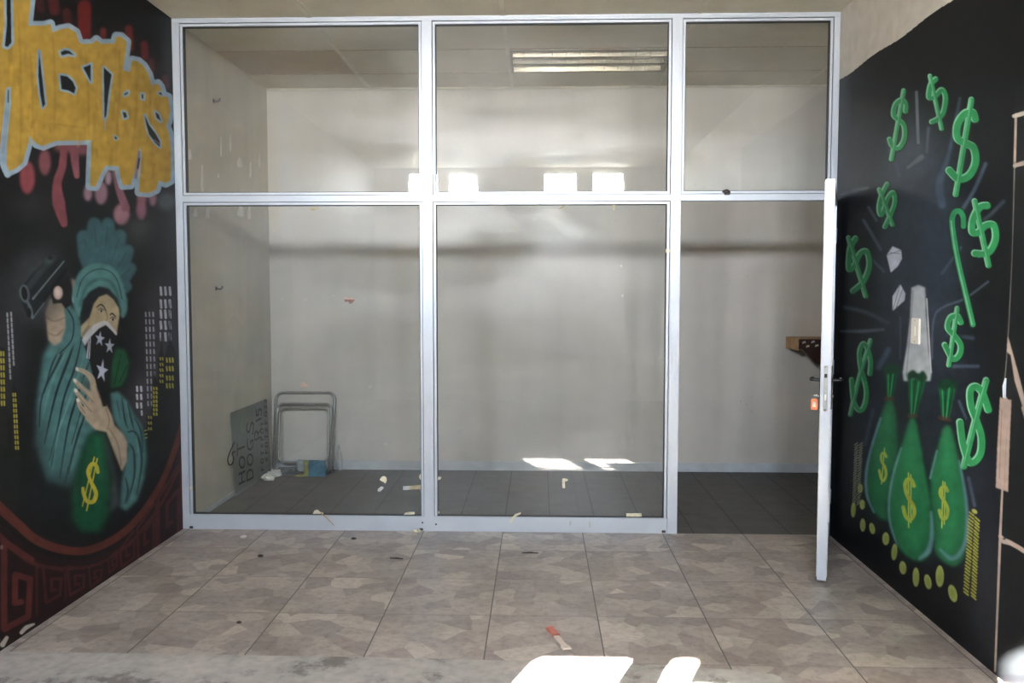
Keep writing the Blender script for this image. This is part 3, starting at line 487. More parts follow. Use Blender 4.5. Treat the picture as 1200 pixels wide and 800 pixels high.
    sack([(1040, 468), (1031, 492), (1022, 522), (1016, 552), (1016.5, 578), (1024, 598), (1035, 608), (1048, 606), (1052, 560), (1051, 500), (1046, 470)], [(1038, 434), (1053, 434), (1045, 468), (1040, 468)], [(1038, 467), (1046, 467)], [(1036, 432), (1042, 427), (1052, 429), (1055, 437), (1046, 438), (1038, 438)],
         [([(1032, 490), (1021, 525), (1015, 555), (1016, 580), (1024, 600)], [2, 2.6, 3, 2.6, 1])], [], [(1042, 480), (1036, 530), (1034, 570), (1038, 598)], .86)
    sack([(1110, 498), (1104, 505), (1098, 528), (1091, 552), (1091, 600), (1094, 640), (1104, 656), (1118, 663), (1128, 654), (1133, 625), (1131, 580), (1123, 538), (1116, 506)], [(1100, 452), (1121, 452), (1112, 491), (1104, 491)], [(1101, 489), (1113, 492)], [(1099, 448), (1110, 444), (1122, 447), (1121, 456), (1113, 454), (1107, 458), (1101, 454)],
         [([(1098, 528), (1090, 560)], 1.6)], [([(1124, 540), (1132, 585), (1133, 625), (1125, 648), (1114, 654), (1102, 644)], [1.4, 3, 4, 5, 5, 2])], [(1110, 510), (1110, 550), (1110, 600), (1112, 640)], 1.0)
    sack([(1067, 490), (1060, 512), (1049, 545), (1041.5, 582), (1043, 615), (1053, 640), (1067, 654), (1080, 657), (1089, 648), (1092, 625), (1090, 588), (1083, 548), (1076, 508), (1071, 490)], [(1064, 444), (1086, 444), (1073, 488), (1067, 488)], [(1066, 487), (1073, 487)], [(1063, 438), (1070, 433), (1076, 437), (1082, 434), (1087, 443), (1080, 447), (1070, 444), (1064, 446)],
         [([(1056, 525), (1047, 555), (1042, 585), (1043, 612), (1052, 640)], [1.4, 2.4, 2.6, 2, 1])], [([(1091, 600), (1092, 625), (1088, 645), (1078, 654)], [2, 4, 6, 3])], [(1069, 500), (1066, 545), (1066, 590), (1070, 635)], 1.0)
    ye, ys = (150, 158, 60), (172, 176, 66)
    c.line([(1064.6, 554), (1064.8, 618)], 1.3, ys, .3); c.line([(1067.4, 556), (1067.4, 612)], 1.3, ys, .3)
    c.line([(1071, 569), (1068, 562), (1063, 562), (1060.6, 570), (1064, 582), (1070, 592), (1071.6, 601), (1067, 608.5), (1061.5, 605), (1058.5, 594)], 4.4, ye, .4)
    c.line([(1105, 564), (1103.6, 618)], 1.2, ys, .3); c.line([(1107.4, 565), (1106.4, 614)], 1.2, ys, .3)
    c.line([(1110.4, 575), (1107.6, 570.5), (1103, 572), (1102, 579), (1106.5, 587), (1110.5, 596), (1109, 606), (1104, 607), (1100.8, 598)], 4, ye, .4)
    c.line([(1036.6, 525), (1033, 567)], 1.0, ys, .3); c.line([(1038.6, 535), (1036.2, 530.5), (1033, 532.5), (1033, 540), (1037, 547), (1038.4, 556), (1035.4, 563), (1032.6, 560), (1030.4, 551)], 3, ye, .4)
    # coins and coin stacks
    for x, y, rx, ry, t in ((1000, 597, 2.6, 9, .05), (1010.5, 591, 3, 5.6, 0), (1008, 572, 3, 5.4, 0), (1011, 615, 3.1, 7.6, 0), (1022, 619, 3.1, 6.5, -.2), (1038, 631, 3.9, 7.3, 0), (1048, 646.5, 3.3, 9.7, .08), (1058, 665, 4, 7.6, -.1), (1073.3, 676, 3.8, 11.2, 0), (1087.3, 681.5, 4, 8.8, -.2), (1101.3, 675, 4.8, 12.6, 0), (1116.4, 695, 4.8, 10.2, -.25)):
        c.oval(x, y, rx+.9, ry+1.2, (14, 16, 16), .8, .8, t); c.oval(x, y, rx, ry, (150, 158, 92), .35, 1, t); c.oval(x+.5, y+.5, rx*.6, ry*.66, (136, 146, 70), .6, 1, t)
    def stack(x0, y0, x1, y1, n, dx, dy, w, col):
        for k in range(n):
            t = k/(n-1); x, y = x0+(x1-x0)*t+rng.uniform(-.4, .4), y0+(y1-y0)*t; c.line([(x-dx, y-dy), (x+dx, y+dy)], w, col, .35)
    stack(1138.4, 602, 1132, 695, 25, 2.5, 2.0, 1.8, (158, 158, 66)); stack(1145, 608, 1140.8, 700, 25, 2.4, 2.2, 1.8, (158, 158, 66)); c.oval(1142, 599, 3.6, 2.2, (160, 160, 80), .4, 1, .6)
    stack(1003.5, 520, 1001, 588, 24, 1.8, -1.5, 1.0, (128, 132, 112)); stack(1008.5, 520, 1006, 590, 24, 1.8, -1.5, 1.0, (128, 132, 112))
    # bare plaster where trunking was pulled off
    pl = (176, 160, 150)
    c.poly([(1190, 100), (1300, 90), (1300, 800), (1166, 788), (1177, 460)], (23, 25, 27), 1.2, .9)
    c.line([(1190.5, 134), (1189, 196)], 2.8, pl, .4); c.line([(1189, 190), (1186, 300), (1181, 400), (1177, 450)], [1.6, .9, .9, 1.4], (120, 116, 112), .4); c.line([(1188, 136), (1205, 131), (1300, 100)], [4, 5, 5], (196, 184, 172), .4); c.line([(1188.5, 194), (1204, 190), (1300, 165)], [3, 5.4, 5], pl, .4)
    c.poly([(1181, 393), (1186, 411), (1194, 440), (1206, 486), (1199, 478), (1189, 446), (1184.5, 416), (1180, 412)], pl, .4); c.line([(1200, 478), (1240, 620)], 6, pl, .5)
    c.poly([(1172, 465), (1175, 467), (1179, 464), (1181, 468), (1185.2, 468.5), (1183, 520), (1181.2, 576), (1167, 571), (1169, 520)], (172, 154, 146), .4); c.line([(1174, 480), (1171, 560)], 1, (140, 122, 114), .6); c.line([(1180, 500), (1177, 570)], .8, (150, 134, 126), .6)
    c.line([(1174.6, 574), (1172, 630), (1169.4, 700), (1166, 786)], [2.2, 3, 2.6, 2.2], pl, .35); c.line([(1172, 628), (1176, 633), (1186, 637), (1204, 648), (1250, 680)], [4, 7, 5, 5, 5], pl, .5); c.oval(1177, 631, 2, 1.4, (60, 52, 48), .5)
    c.grain(.05, rng)
    return c

def project(P):
    d = P-np.array((0, -CAM_D, CAM_H)); z = d@np.array(fwd)
    return 600+FPX*(d@np.array(r2))/z, 400-FPX*(d@np.array(u2))/z
def painted_wall(name, x, out, canvas, gain, boxes, mat, cream_above=None, ymin=-2.45, nu=480, nv=1080):
    """wall whose room face is a fine grid carrying the paint colours; out = direction away from the room"""
    dep = 1/np.linspace(1/(CAM_D), 1/(CAM_D+ymin), nu); ys = dep-CAM_D; zs = np.linspace(0, ZC, nv)
    Y, Z = np.meshgrid(ys, zs); P = np.stack([np.full(Y.shape, x), Y, Z], -1)
    u, v = project(P); colr = canvas.sample(u, v)*gain
    if cream_above: colr[Z > cream_above+.006*np.sin(Y*9)] = cream_above and (.56, .53, .475)
    V = P.reshape(-1, 3); idx = np.arange(nu*nv).reshape(nv, nu)
    a, b, c_, d = idx[:-1, :-1], idx[:-1, 1:], idx[1:, 1:], idx[1:, :-1]
    F = np.stack([a, b, c_, d] if out < 0 else [d, c_, b, a], -1).reshape(-1, 4)
    # solid wall behind the paint
    bv, bf = [], []
    for (y0, y1, z0, z1, q) in boxes:
        x0 = x+out*(.0 if q else .0015); x1 = x+out*.12; n = len(V)+len(bv)
        bv += [(xx, yy, zz) for xx in (x0, x1) for yy in (y0, y1) for zz in (z0, z1)]
        bf += [[n+i for i in f] for f in ((0, 1, 3, 2), (4, 6, 7, 5), (0, 4, 5, 1), (2, 3, 7, 6), (0, 2, 6, 4), (1, 5, 7, 3))]
    allV = np.vstack([V, np.array(bv)]); allF = np.vstack([F, np.array(bf)])
    me = bpy.data.meshes.new(name); me.vertices.add(len(allV)); me.vertices.foreach_set('co', allV.ravel())
    me.loops.add(allF.size); me.loops.foreach_set('vertex_index', allF.ravel().astype(np.int32))
    me.polygons.add(len(allF)); me.polygons.foreach_set('loop_start', (np.arange(len(allF))*4).astype(np.int32))
    me.polygons.foreach_set('use_smooth', np.zeros(len(allF), bool)); me.update(calc_edges=True)
    at = me.attributes.new('paint', 'FLOAT_COLOR', 'POINT'); C = np.ones((len(allV), 4)); C[:len(V), :3] = np.clip(colr.reshape(-1, 3), 0, .95)
    C[len(V):, :3] = (.013, .013, .014); Q = np.array(bv); C[len(V):, :3][(Q[:, 1] < -2.46) | (np.repeat(np.array([b_[4] for b_ in boxes]), 8) > 0)] = (.24, .23, .21)
    if cream_above: C[len(V):, :3][np.array(bv)[:, 2] > cream_above-.001] = (.56, .53, .475)
    at.data.foreach_set('color', C.ravel()); me.materials.append(mat)
    o = bpy.data.objects.new(name, me); COL.objects.link(o); return struct(o)

GAIN_L, GAIN_R = .86, 1.0
wl = painted_wall('wall_left', XL, -1, left_mural(), GAIN_L, [(-2.45, 0, 0, ZC, 0), (YF-.12, -2.45, 0, ZC, 1)], mural_mat('left_wall_paint', .55))
TOPB = 2.787
wr = painted_wall('wall_right', XR, 1, right_mural(), GAIN_R, [(-2.45, -.0, 0, ZC, 0), (YF-.12, -2.45, 0, ZC, 1)], mural_mat('right_wall_paint', .5), cream_above=TOPB)
# ------------------------------------------------------------------ the room shell
struct(MB().box(XL-.12, 3.7, YF-.12, 0, -.12, 0).build('floor', M['floor']))
struct(MB().box(XL-.12, XRR+.12, 0, YB+.12, -.12, 0).build('floor_rear', M['dark']))
# worn concrete strip where an old doorstep ran across the tiles
edge = [(-2.266, -1.866), (-1.6, -1.868), (-.8, -1.872), (-.1, -1.884), (.45, -1.905), (.80, -1.945), (.925, -1.975), (.95, -2.0), (.945, -2.6), (-2.266, -2.6)]
struct(MB().prism([(x, y, .0) for x, y in edge], (0, 0, .007)).build('trim_1', M['conc']))
jb = MB()
for (xa_, ya_), (xb_, yb_) in zip(edge[:7], edge[1:8]): jb.prism([(xa_, ya_, .0005), (xb_, yb_, .0005), (xb_, yb_+.007, .0005), (xa_, ya_+.007, .0005)], (0, 0, .001))
jb.build('joint', M['twig'], bpy.data.objects['trim_1'])
# ceiling of boards, with an opening for the recessed light
HX0, HX1, HY0, HY1 = -.208, .936, .792, 1.358
cb = MB()
for x0, x1, y0, y1 in ((XL-.12, HX0, YF-.12, YB+.12), (HX1, XRR+.12, YF-.12, YB+.12), (HX0, HX1, YF-.12, HY0), (HX0, HX1, HY1, YB+.12)): cb.box(x0, x1, y0, y1, ZC, ZC+.14)
ceil = struct(cb.build('ceiling', M['ceil']))
for x in (-1.41, -.222, .966, 2.154): MB().box(x-.014, x+.014, YF, YB, ZC-.006, ZC).build('cover_strip', M['strip'], ceil)
for y in (.732, 1.378): MB().box(XL, XRR, y-.006, y+.006, ZC-.004, ZC).build('cross_joint', M['stain_board'], ceil)
MB().box(XL+.003, -1.428, .742, 1.368, ZC-.003, ZC).build('ceiling_panel', M['stain_board'], ceil)
# rear room
struct(B(XL-.12, XL, 0, YB, 0, ZC).build('wall_left_rear', M['cream']))
wb = struct(B(XL-.12, XRR+.12, YB, YB+.12, 0, ZC).build('wall_back', M['rear']))
struct(B(XRR, XRR+.12, 0, YB, 0, ZC).build('wall_right_rear', M['cream']))
struct(B(XR+.12, XRR+.12, -.12, 0, 0, ZC).build('wall_divider', M['cream']))
struct(B(XL, XRR, YB-.012, YB, 0, .076).build('baseboard_back', M['skirt'], bevel=.003))
struct(B(XL, XRR, YB-.012, YB, ZC-.014, ZC).build('trim_2', M['strip']))
struct(B(XL, XL+.010, .06, YB-.012, 0, .03).build('baseboard_left', M['skirt']))
# street wall behind the camera with four high window openings
WIN = [(-1.80, -1.39), (-1.245, -.835), (.06, .515), (.725, 1.155)]; WZ0, WZ1 = 2.78, 3.125
fb = MB(); xs = [XL-.12]+[v for w in WIN for v in w]+[3.7]
fb.box(XL-.12, 3.7, YF-.12, YF, 0, WZ0); fb.box(XL-.12, 3.7, YF-.12, YF, WZ1, ZC)
for i in range(0, len(xs), 2): fb.box(xs[i], xs[i+1], YF-.12, YF, WZ0, WZ1)
struct(fb.build('wall_front', M['cream']))
for i, (x0, x1) in enumerate(WIN):
    f = MB(); t = .012
    for q in ((x0, x0+t, WZ0, WZ1), (x1-t, x1, WZ0, WZ1), (x0, x1, WZ0, WZ0+t), (x0, x1, WZ1-t, WZ1)): f.box(q[0], q[1], YF-.10, YF-.06, q[2], q[3])
    w = struct(f.build('window_%d' % (i+1), M['alu']))
    if i == 1: B(x0+.10, x1-.012, YF-.085, YF-.075, WZ0+.17, WZ1-.012).build('panel', M['blind'], w)
struct(B(-30, 30, -30, 30, -.40, -.125).build('ground', M['pave']))

# chips and filler marks on the rear wall
def unproj(u, v, axis, val):
    d = np.array(fwd)+np.array(r2)*(u-600)/FPX+np.array(u2)*(400-v)/FPX; C0 = np.array((0, -CAM_D, CAM_H)); return Vector(C0+d*((val-C0[axis])/d[axis]))
def chip(pts, mat, name='plaster_chip', wall=wb, y=YB):
    return MB().prism([unproj(u, v, 1, y) for u, v in pts], (0, -.0015, 0)).build(name, M[mat], wall)
chip([(402.5, 348), (416, 348.6), (416, 351), (403, 350.6)], 'pink'); chip([(403.5, 350.6), (416, 351), (413, 355), (410, 356), (408, 353), (404.5, 354)], 'maroon')
chip([(352, 450), (354, 447), (357, 448), (361.5, 451.5), (361, 453.5), (352, 453)], 'pink')
for u, v, r in ((331, 350.5, 1.6), (358.5, 350.5, 1.9), (391, 346.5, 1.1), (428, 350.5, 1.4), (433.6, 453, 1.6), (575, 345, .9), (730, 318, 1.0), (452, 520, 1.2)):
    chip([(u+r*math.cos(a)*(1+.3*math.sin(3*a+u)), v+r*1.1*math.sin(a)) for a in np.linspace(0, 6.28, 8)[:-1]], 'paper')
for u, v, r in ((336.8, 420, 1.1), (875, 474, 1.2), (881, 482, 1.6), (868, 470, 1.0)):
    chip([(u+r*math.cos(a), v+r*1.3*math.sin(a)) for a in np.linspace(0, 6.28, 7)[:-1]], 'grey_tape', 'scuff')

wlr = bpy.data.objects['wall_left_rear']
for u, v, w, h in ((222, 181, 2.6, 6), (237, 209, 1.5, 16), (259, 172, .8, 12), (270, 168, .7, 10), (281, 190, 3.2, 6), (293.5, 199, 1.0, 9), (256, 206, 1.0, 2.4), (304, 188, .9, 8), (229, 249, 2.4, 5), (243, 250, 2.6, 6), (282, 247, 4, 7), (292, 249, 2, 8)):
    q = [unproj(u+dx*w, v+dy*h, 0, XL) for dx, dy in ((-.3, -1), (.5, -.9), (.9, .2), (1, .9), (-.2, 1), (-1, .7), (-.7, -.2))]
    MB().prism(q, (.0012, 0, 0)).build('filler_mark', M['skim'], wlr)

# ------------------------------------------------------------------ aluminium and glass partition
part = tag(empty('glass_partition', (-.25, 0, 0)), 'silver aluminium framed glass partition with large panes across the room', 'partition')
def P(mb, name, mat, bevel=.0015, parent=part):
    o = mb.build(name, M[mat], parent, bevel)
    if parent is part: o.location = -part.location
    return o
ZB, ZT0, ZT1, ZH = .095, 2.067, 2.106, 3.16
mw = .031
P(B(XL+.001, XR-.001, 0, .055, ZH, ZC-.001), 'head_rail', 'alu')
P(B(XL+.001, XL+.045, 0, .055, 0, ZH), 'jamb', 'alu'); P(B(XR-.038, XR-.001, 0, .055, 0, ZH), 'jamb', 'alu')
for x in (M1, M2): P(B(x-mw, x+mw, -.006, .055, 0, ZH), 'mullion', 'alu')
xa = [(XL+.045, M1-mw), (M1+mw, M2-mw), (M2+mw, XR-.038)]
for x0, x1 in xa: P(B(x0, x1, 0, .055, ZT0, ZT1), 'transom', 'alu')
for x0, x1 in xa[:2]: P(B(x0, x1, -.002, .055, 0, ZB), 'sill_rail', 'alu')
def ring(x0, x1, z0, z1, y0, y1, w, bottom=True):
    m_ = MB(); m_.box(x0, x0+w, y0, y1, z0, z1); m_.box(x1-w, x1, y0, y1, z0, z1); m_.box(x0+w, x1-w, y0, y1, z1-w, z1)
    if bottom: m_.box(x0+w, x1-w, y0, y1, z0, z0+w)
    return m_
def pane(x0, x1, z0, z1, bottom=True):
    g = .004; bw = .015; zb = z0 if bottom else z0-.02
    gp = P(B(x0+g+bw, x1-g-bw, .022, .028, z0, z1-g-bw), 'glass_pane', 'glass', 0)
    P(ring(x0, x1, z0, z1, .014, .05, g, bottom), 'gasket', 'gasket', 0, gp)
    P(ring(x0+g, x1-g, zb+(g if bottom else 0), z1-g, .005, .048, bw, bottom), 'glazing_bead', 'alu', .001, gp)
    i = g+bw; P(ring(x0+i, x1-i, z0+(i if bottom else 0), z1-i, .012, .044, .004), 'gasket', 'gasket', 0, gp)
for x0, x1 in xa: pane(x0, x1, ZT1, ZH)
for x0, x1 in xa[:2]: pane(x0, x1, ZB, ZT0, False)
# small fixings on the rails
for x, z in ((M1-mw-.012, .055), (M1+mw+.012, .045)):
    s_ = MB().tube([(x, -.004, z), (x, .0, z)], .006, 12).build('screw', M['rust'], part); s_.location = -part.location
for x in (M1-mw-.02, M2-mw-.02, XL+.055):
    s_ = B(x-.012, x+.012, -.006, 0, .004, .020).build('corner_clip', M['rust'], part, .003); s_.location = -part.location
for dx in (.20, .32):
    s_ = B(dx-.006, dx+.006, -.0035, -.001, .035, .075).build('glue_mark', M['grey_tape'], part); s_.location = -part.location

# ------------------------------------------------------------------ open door leaf
LW = .9027; HZ = 1.056
door = struct(empty('door_1', (1.775, -.035, 0), math.atan2(-.850, -.304)))
door['label'] = 'open aluminium framed glass door seen edge-on at the right doorway'
T = .0225; z0, z1 = .012, 2.082; sw = .085
def D(mb, name, mat, bevel=.0015, parent=door, smooth=False): return mb.build(name, M[mat], parent, bevel, smooth)
D(B(0, sw, -T, T, z0, z1), 'hinge_stile', 'alu'); lock = D(B(LW-sw, LW, -T, T, z0, z1), 'lock_stile', 'alu')
D(B(sw, LW-sw, -T, T, z0, z0+.10), 'bottom_rail', 'alu'); D(B(sw, LW-sw, -T, T, z1-.06, z1), 'top_rail', 'alu'); D(B(sw, LW-sw, -T, T, .96, 1.01), 'middle_rail', 'alu')
D(B(sw, LW-sw, -.003, .003, z0+.10, .96), 'glass_pane', 'glass', 0); D(B(sw, LW-sw, -.003, .003, 1.01, z1-.06), 'glass_pane', 'glass', 0)
for s in (-1, 1): D(B(LW-.006, LW-.001, s*T if s > 0 else -T-.004, T+.004 if s > 0 else -T, z0+.02, z1-.01), 'edge_seal', 'grey_tape', 0)
fp = D(B(LW-.001, LW+.002, -.011, .011, .897, 1.135), 'lock_faceplate', 'steel', .0008)
D(B(LW+.002, LW+.008, -.007, .007, 1.072, 1.092), 'latch', 'gasket', .001, fp); D(B(LW+.002, LW+.0035, -.005, .005, .955, .985), 'deadbolt', 'white', .0005, fp)
for z in (.905, 1.127): D(MB().tube([(LW+.001, 0, z), (LW+.0035, 0, z)], .0045, 10), 'screw', 'chrome', 0, fp)
for s in (-1, 1):
    pl = D(B(LW-.058, LW-.022, min(s*T, s*(T+.009)), max(s*T, s*(T+.009)), .905, 1.135), 'handle_plate', 'handle', .003)
    p = [(LW-.04, s*(T+.005), HZ), (LW-.04, s*(T+.035), HZ), (LW-.044, s*(T+.047), HZ), (LW-.055, s*(T+.052), HZ), (LW-.10, s*(T+.052), HZ), (LW-.155, s*(T+.050), HZ-.003), (LW-.165, s*(T+.044), HZ-.004)]
    D(MB().tube(spline(p, 5), .0085, 10), 'lever', 'handle', 0, pl, True)
    D(MB().tube([(LW-.04, s*(T+.006), .972), (LW-.04, s*(T+.016), .972)], .010, 14), 'lock_cylinder', 'steel', 0, pl, True)
for z in (.25, 1.05, 1.85): D(MB().tube([(-.012, .018, z-.045), (-.012, .018, z+.045)], .009, 12), 'hinge', 'alu', 0, door, True)
# ------------------------------------------------------------------ loose things
RZ = door.rotation_euler.z
def dpt(x, y, z):                                        # a point of the door leaf in the room
    c, s = math.cos(RZ), math.sin(RZ); return Vector((1.775+x*c-y*s, -.035+x*s+y*c, z))
kt = tag(empty('key_tag', dpt(LW-.04, -T-.02, .972)), 'orange plastic key tag hanging from the door lock', 'key tag')
def rel(e, pts): return [Vector(p)-e.location for p in pts]
MB().tube(rel(kt, [dpt(LW-.04, -T-.014, .972), dpt(LW-.04, -T-.034, .972)]), .003, 8).build('key_blade', M['steel'], kt)
MB().tube(rel(kt, [dpt(LW-.04, -T-.032+.010*math.cos(a), .966+.011*math.sin(a)) for a in np.linspace(0, 6.283, 17)[:-1]]), .0012, 6, True).build('key_ring', M['steel'], kt, 0, True)
c_ = [dpt(LW-.043, -T-.030+dx, z) for dx, z in ((-.019, .905), (-.019, .948), (-.012, .956), (.010, .956), (.016, .948), (.016, .905), (.010, .898), (-.013, .898))]
tp = MB().prism(rel(kt, c_), dpt(.006, 0, 0)-dpt(0, 0, 0)).build('tag_body', M['tag'], kt, .001)
c_ = [dpt(LW-.0365, -T-.030+dx, z) for dx, z in ((-.010, .912), (-.010, .942), (.006, .942), (.006, .912))]
MB().prism(rel(kt, c_), dpt(.0006, 0, 0)-dpt(0, 0, 0)).build('paper_insert', M['clear'], tp)

# recessed light with chrome louvres
lf = tag(empty('ceiling_light', ((HX0+HX1)/2, (HY0+HY1)/2, ZC)), 'recessed chrome louvred fluorescent ceiling light, unlit, above the rear room', 'ceiling light')
lx, ly = (HX1-HX0)/2, (HY1-HY0)/2
MB().box(-lx+.002, lx-.002, -ly+.002, ly-.002, .095, .10).box(-lx+.002, -lx+.012, -ly+.002, ly-.002, 0, .095).box(lx-.012, lx-.002, -ly+.002, ly-.002, 0, .095).box(-lx+.012, lx-.012, -ly+.002, -ly+.012, 0, .095).box(-lx+.012, lx-.012, ly-.012, ly-.002, 0, .095).build('housing', M['tray'], lf)
rm = ring(-lx-.012, lx+.012, -ly-.012, ly+.012, -.006, .0, .022); 
for v in rm.bm.verts: v.co = Vector((v.co.x, v.co.z, v.co.y))
rm.build('trim_frame', M['tray'], lf, .001)
for y in (-ly/3, ly/3): B(-lx+.012, lx-.012, y-.016, y+.016, -.004, .010).build('shade_divider', M['tray'], lf)  # dark strips between the louvre rows, their tray colour standing in for shadow
rows = [(-ly+.012, -ly/3-.006), (-ly/3+.006, ly/3-.006), (ly/3+.006, ly-.012)]
for a, b in rows:
    prof = [(b, -.002), (b-.006, -.002), (b-.022, .028), (b-.030, .062), (b, .062)]
    MB().prism([(-lx+.014, y, z) for y, z in prof], (2*lx-.028, 0, 0)).build('reflector', M['chrome'], lf)
    prof = [(a, .062), (a+.030, .062), (a+.022, .028), (a+.006, -.002), (a, -.002)]
    MB().prism([(-lx+.014, y, z) for y, z in prof], (2*lx-.028, 0, 0)).build('reflector', M['chrome'], lf)
    for k in range(11):
        x = -lx+.10*(k+1)+.0; MB().prism([(x-.001, a+.006, .0), (x+.001, a+.006, .0), (x+.007, a+.02, .05), (x-.007, a+.02, .05)], (0, b-a-.026, 0)).build('louvre_blade', M['chrome'], lf)
    MB().tube([(-lx+.03, (a+b)/2, .072), (lx-.03, (a+b)/2, .072)], .013, 12).build('fluorescent_tube', M['white'], lf, 0, True)

# painted price board leaning in the rear corner
pb = tag(empty('price_board', (XL+.03, 1.25, 0)), 'grey-green price board lettered HOT DOGS R 15, leaning in the rear corner', 'sign board')
bx = lambda z: XL+.034-.026*z/.62
bd = [(bx(0), .868, 0.0), (bx(0), 1.685, 0.0), (bx(.62), 1.685, .617), (bx(.62), .87, .62), (bx(.6), .855, .607), (bx(.02), .855, .013)]
MB().prism(rel(pb, bd), (-.007, 0, 0)).build('panel', M['board'], pb)
def onb(u, v):
    p = unproj(u, v, 0, XL+.03)
    p = unproj(u, v, 0, bx(p.z)+.0003); return p
def ink(strokes, w):
    mb = MB()
    for st in strokes:
        q = [onb(u, v) for u, v in st]
        for a, b in zip(q, q[1:]):
            d = (b-a); d.x = 0; d.normalize(); n = Vector((0, -d.z, d.y))*w/2; a2, b2 = a-d*w*.4, b+d*w*.4
            mb.prism([a2-n-pb.location, b2-n-pb.location, b2+n-pb.location, a2+n-pb.location], (.001, 0, 0))
    return mb
def arc(cx, cy_, rx, ry, a0, a1, n=12): return [(cx+rx*math.cos(math.radians(t)), cy_+ry*math.sin(math.radians(t))) for t in np.linspace(a0, a1, n)]
big = [[(280, 567), (287, 563.5)], [(280, 555.5), (287, 552)], [(283.5, 565), (283.5, 553.5)], arc(283.6, 541.5, 3.2, 6.3, 0, 360, 18), [(278, 533), (278, 520)], [(278, 526.5), (286.6, 523)],
       [(289.2, 563), (296.4, 559.5)], [(289.2, 563), (289.4, 555), (291.5, 551), (294.4, 550), (296.2, 553), (296.4, 559.5)], arc(292.9, 538.5, 3.2, 6.4, 0, 360, 18), [(289.8, 515), (289.6, 521), (291, 526), (294, 526.5), (296.2, 522), (296.4, 515.5), (293.6, 516.5), (293.6, 519.5)],
       [(290, 495.5), (289, 499), (289, 503.5), (290.6, 506.5), (292.6, 504.6), (293.4, 499), (295, 494.6), (296.8, 497), (296.8, 503), (295.8, 508.5)],
       [(298.4, 515.5), (306, 512)], [(298.4, 515.5), (298.4, 508), (300, 505), (302, 507), (302.4, 513.5)], [(302.2, 508.5), (306.2, 501.5)], [(300.2, 493), (306, 490.2)], [(300.2, 479.6), (300.2, 486.8), (302.6, 486), (302.4, 481.6), (304, 479), (306.2, 480.4), (306.4, 485.6)]]
ink(big, .016).build('lettering', M['ink'], pb)
small = []
for k, (u, v) in enumerate([(307.4, 549), (307.2, 540), (307.3, 531), (307, 522), (306.9, 513.5), (307, 505), (307.2, 497), (312, 538), (312, 529), (312, 521), (311.8, 512), (311.8, 503.5), (311.6, 494.5), (311.4, 485), (311.2, 477), (311, 469.5)]):
    small += [[[(u-1.4, v+2.2), (u+1.6, v+1)], [(u-1.2, v-1.8), (u, v+1.4)]], [arc(u, v, 1.6, 2.6, 20, 330, 8)], [[(u-1.4, v+2), (u-1.4, v-2.2)], [(u-1.4, v), (u+1.6, v-.8)]], [[(u-1.4, v-2), (u-.6, v+2), (u+.6, v-1.4), (u+1.6, v+1.6)]]][k % 4]
ink(small, .011).build('small_lettering', M['ink'], pb)
wl_ = [unproj(u, v, 0, XL+.028)-pb.location for u, v in ((275, 518), (270.5, 527), (267, 537), (268, 543.5), (271.5, 544), (274, 537), (272, 531), (275.5, 529))]
MB().tube(spline(wl_, 5), .0045, 8).build('wire_loop', M['twig'], pb, 0, True)

# seatless tubular chair frame
cf = tag(empty('chair_frame', (-1.975, 1.70, 0)), 'seatless grey tubular folding chair frame leaning against the rear wall', 'chair frame')
def uframe(x0, x1, zb, zt, yb, yt, r, closed=False):
    f = lambda x, z: (x+1.975, yb+(yt-yb)*z/.66-1.70, z); pts = []
    if not closed: pts.append(f(x0, zb))
    for cx, cz, a0, a1 in (((x0+r, zb+r, 270, 180),) if closed else ())+((x0+r, zt-r, 180, 90), (x1-r, zt-r, 90, 0))+(((x1-r, zb+r, 0, -90),) if closed else ()):
        pts += [f(cx+r*math.cos(math.radians(t)), cz+r*math.sin(math.radians(t))) for t in np.linspace(a0, a1, 7)]
    if not closed: pts.append(f(x1, zb))
    return pts
MB().tube(uframe(-2.222, -1.722, .004, .655, 1.70, 1.822, .06), .0118, 10).build('back_frame', M['tube'], cf, 0, True)
MB().tube(uframe(-2.198, -1.742, .004, .565, 1.655, 1.80, .05), .0112, 10).build('leg_frame', M['tube'], cf, 0, True)
MB().tube(uframe(-2.172, -1.756, .088, .535, 1.672, 1.775, .055, True), .0105, 10, True).build('seat_frame', M['tube'], cf, 0, True)
for px_ in (-.235, .243): MB().tube([(px_, .0, .30), (px_, .055, .30)], .006, 8).build('pivot', M['steel'], cf)
for x, y in ((-2.222, 1.70), (-1.722, 1.70), (-2.198, 1.655), (-1.742, 1.655)): MB().tube([(x+1.975, y-1.70, 0.0), (x+1.975, y-1.70, .03)], .017, 10).build('foot_cap', M['white' if x < -2 else 'gasket'], cf, 0, True)

def crumple(seed, sx, sy, sz, n=2, amt=.28):
    r = random.Random(seed); bm = bmesh.new(); bmesh.ops.create_icosphere(bm, subdivisions=n, radius=1)
    for v in bm.verts: k = 1+r.uniform(-amt, amt); v.co = Vector((v.co.x*sx*k, v.co.y*sy*k, max(v.co.z*sz*k, -sz*.75)+sz*.75))
    mb = MB(); mb.bm.free(); mb.bm = bm; return mb
ct = tag(empty('carton', (-1.838, 1.590, 0)), 'crumpled blue and olive carton on the floor under the chair frame', 'carton')
def rough(mb, seed, amt, cuts=2):
    r = random.Random(seed); bmesh.ops.subdivide_edges(mb.bm, edges=mb.bm.edges[:], cuts=cuts, use_grid_fill=True)
    for v in mb.bm.verts:
        k = min(1, v.co.z/.03); v.co += Vector((r.uniform(-amt, amt), r.uniform(-amt, amt), r.uniform(-amt, amt)*k))
        v.co.z = max(v.co.z, 0)
    return mb
rough(B(-.045, .088, -.040, .02, 0, .122), 3, .006, 3).build('blue_panel', M['blue'], ct)
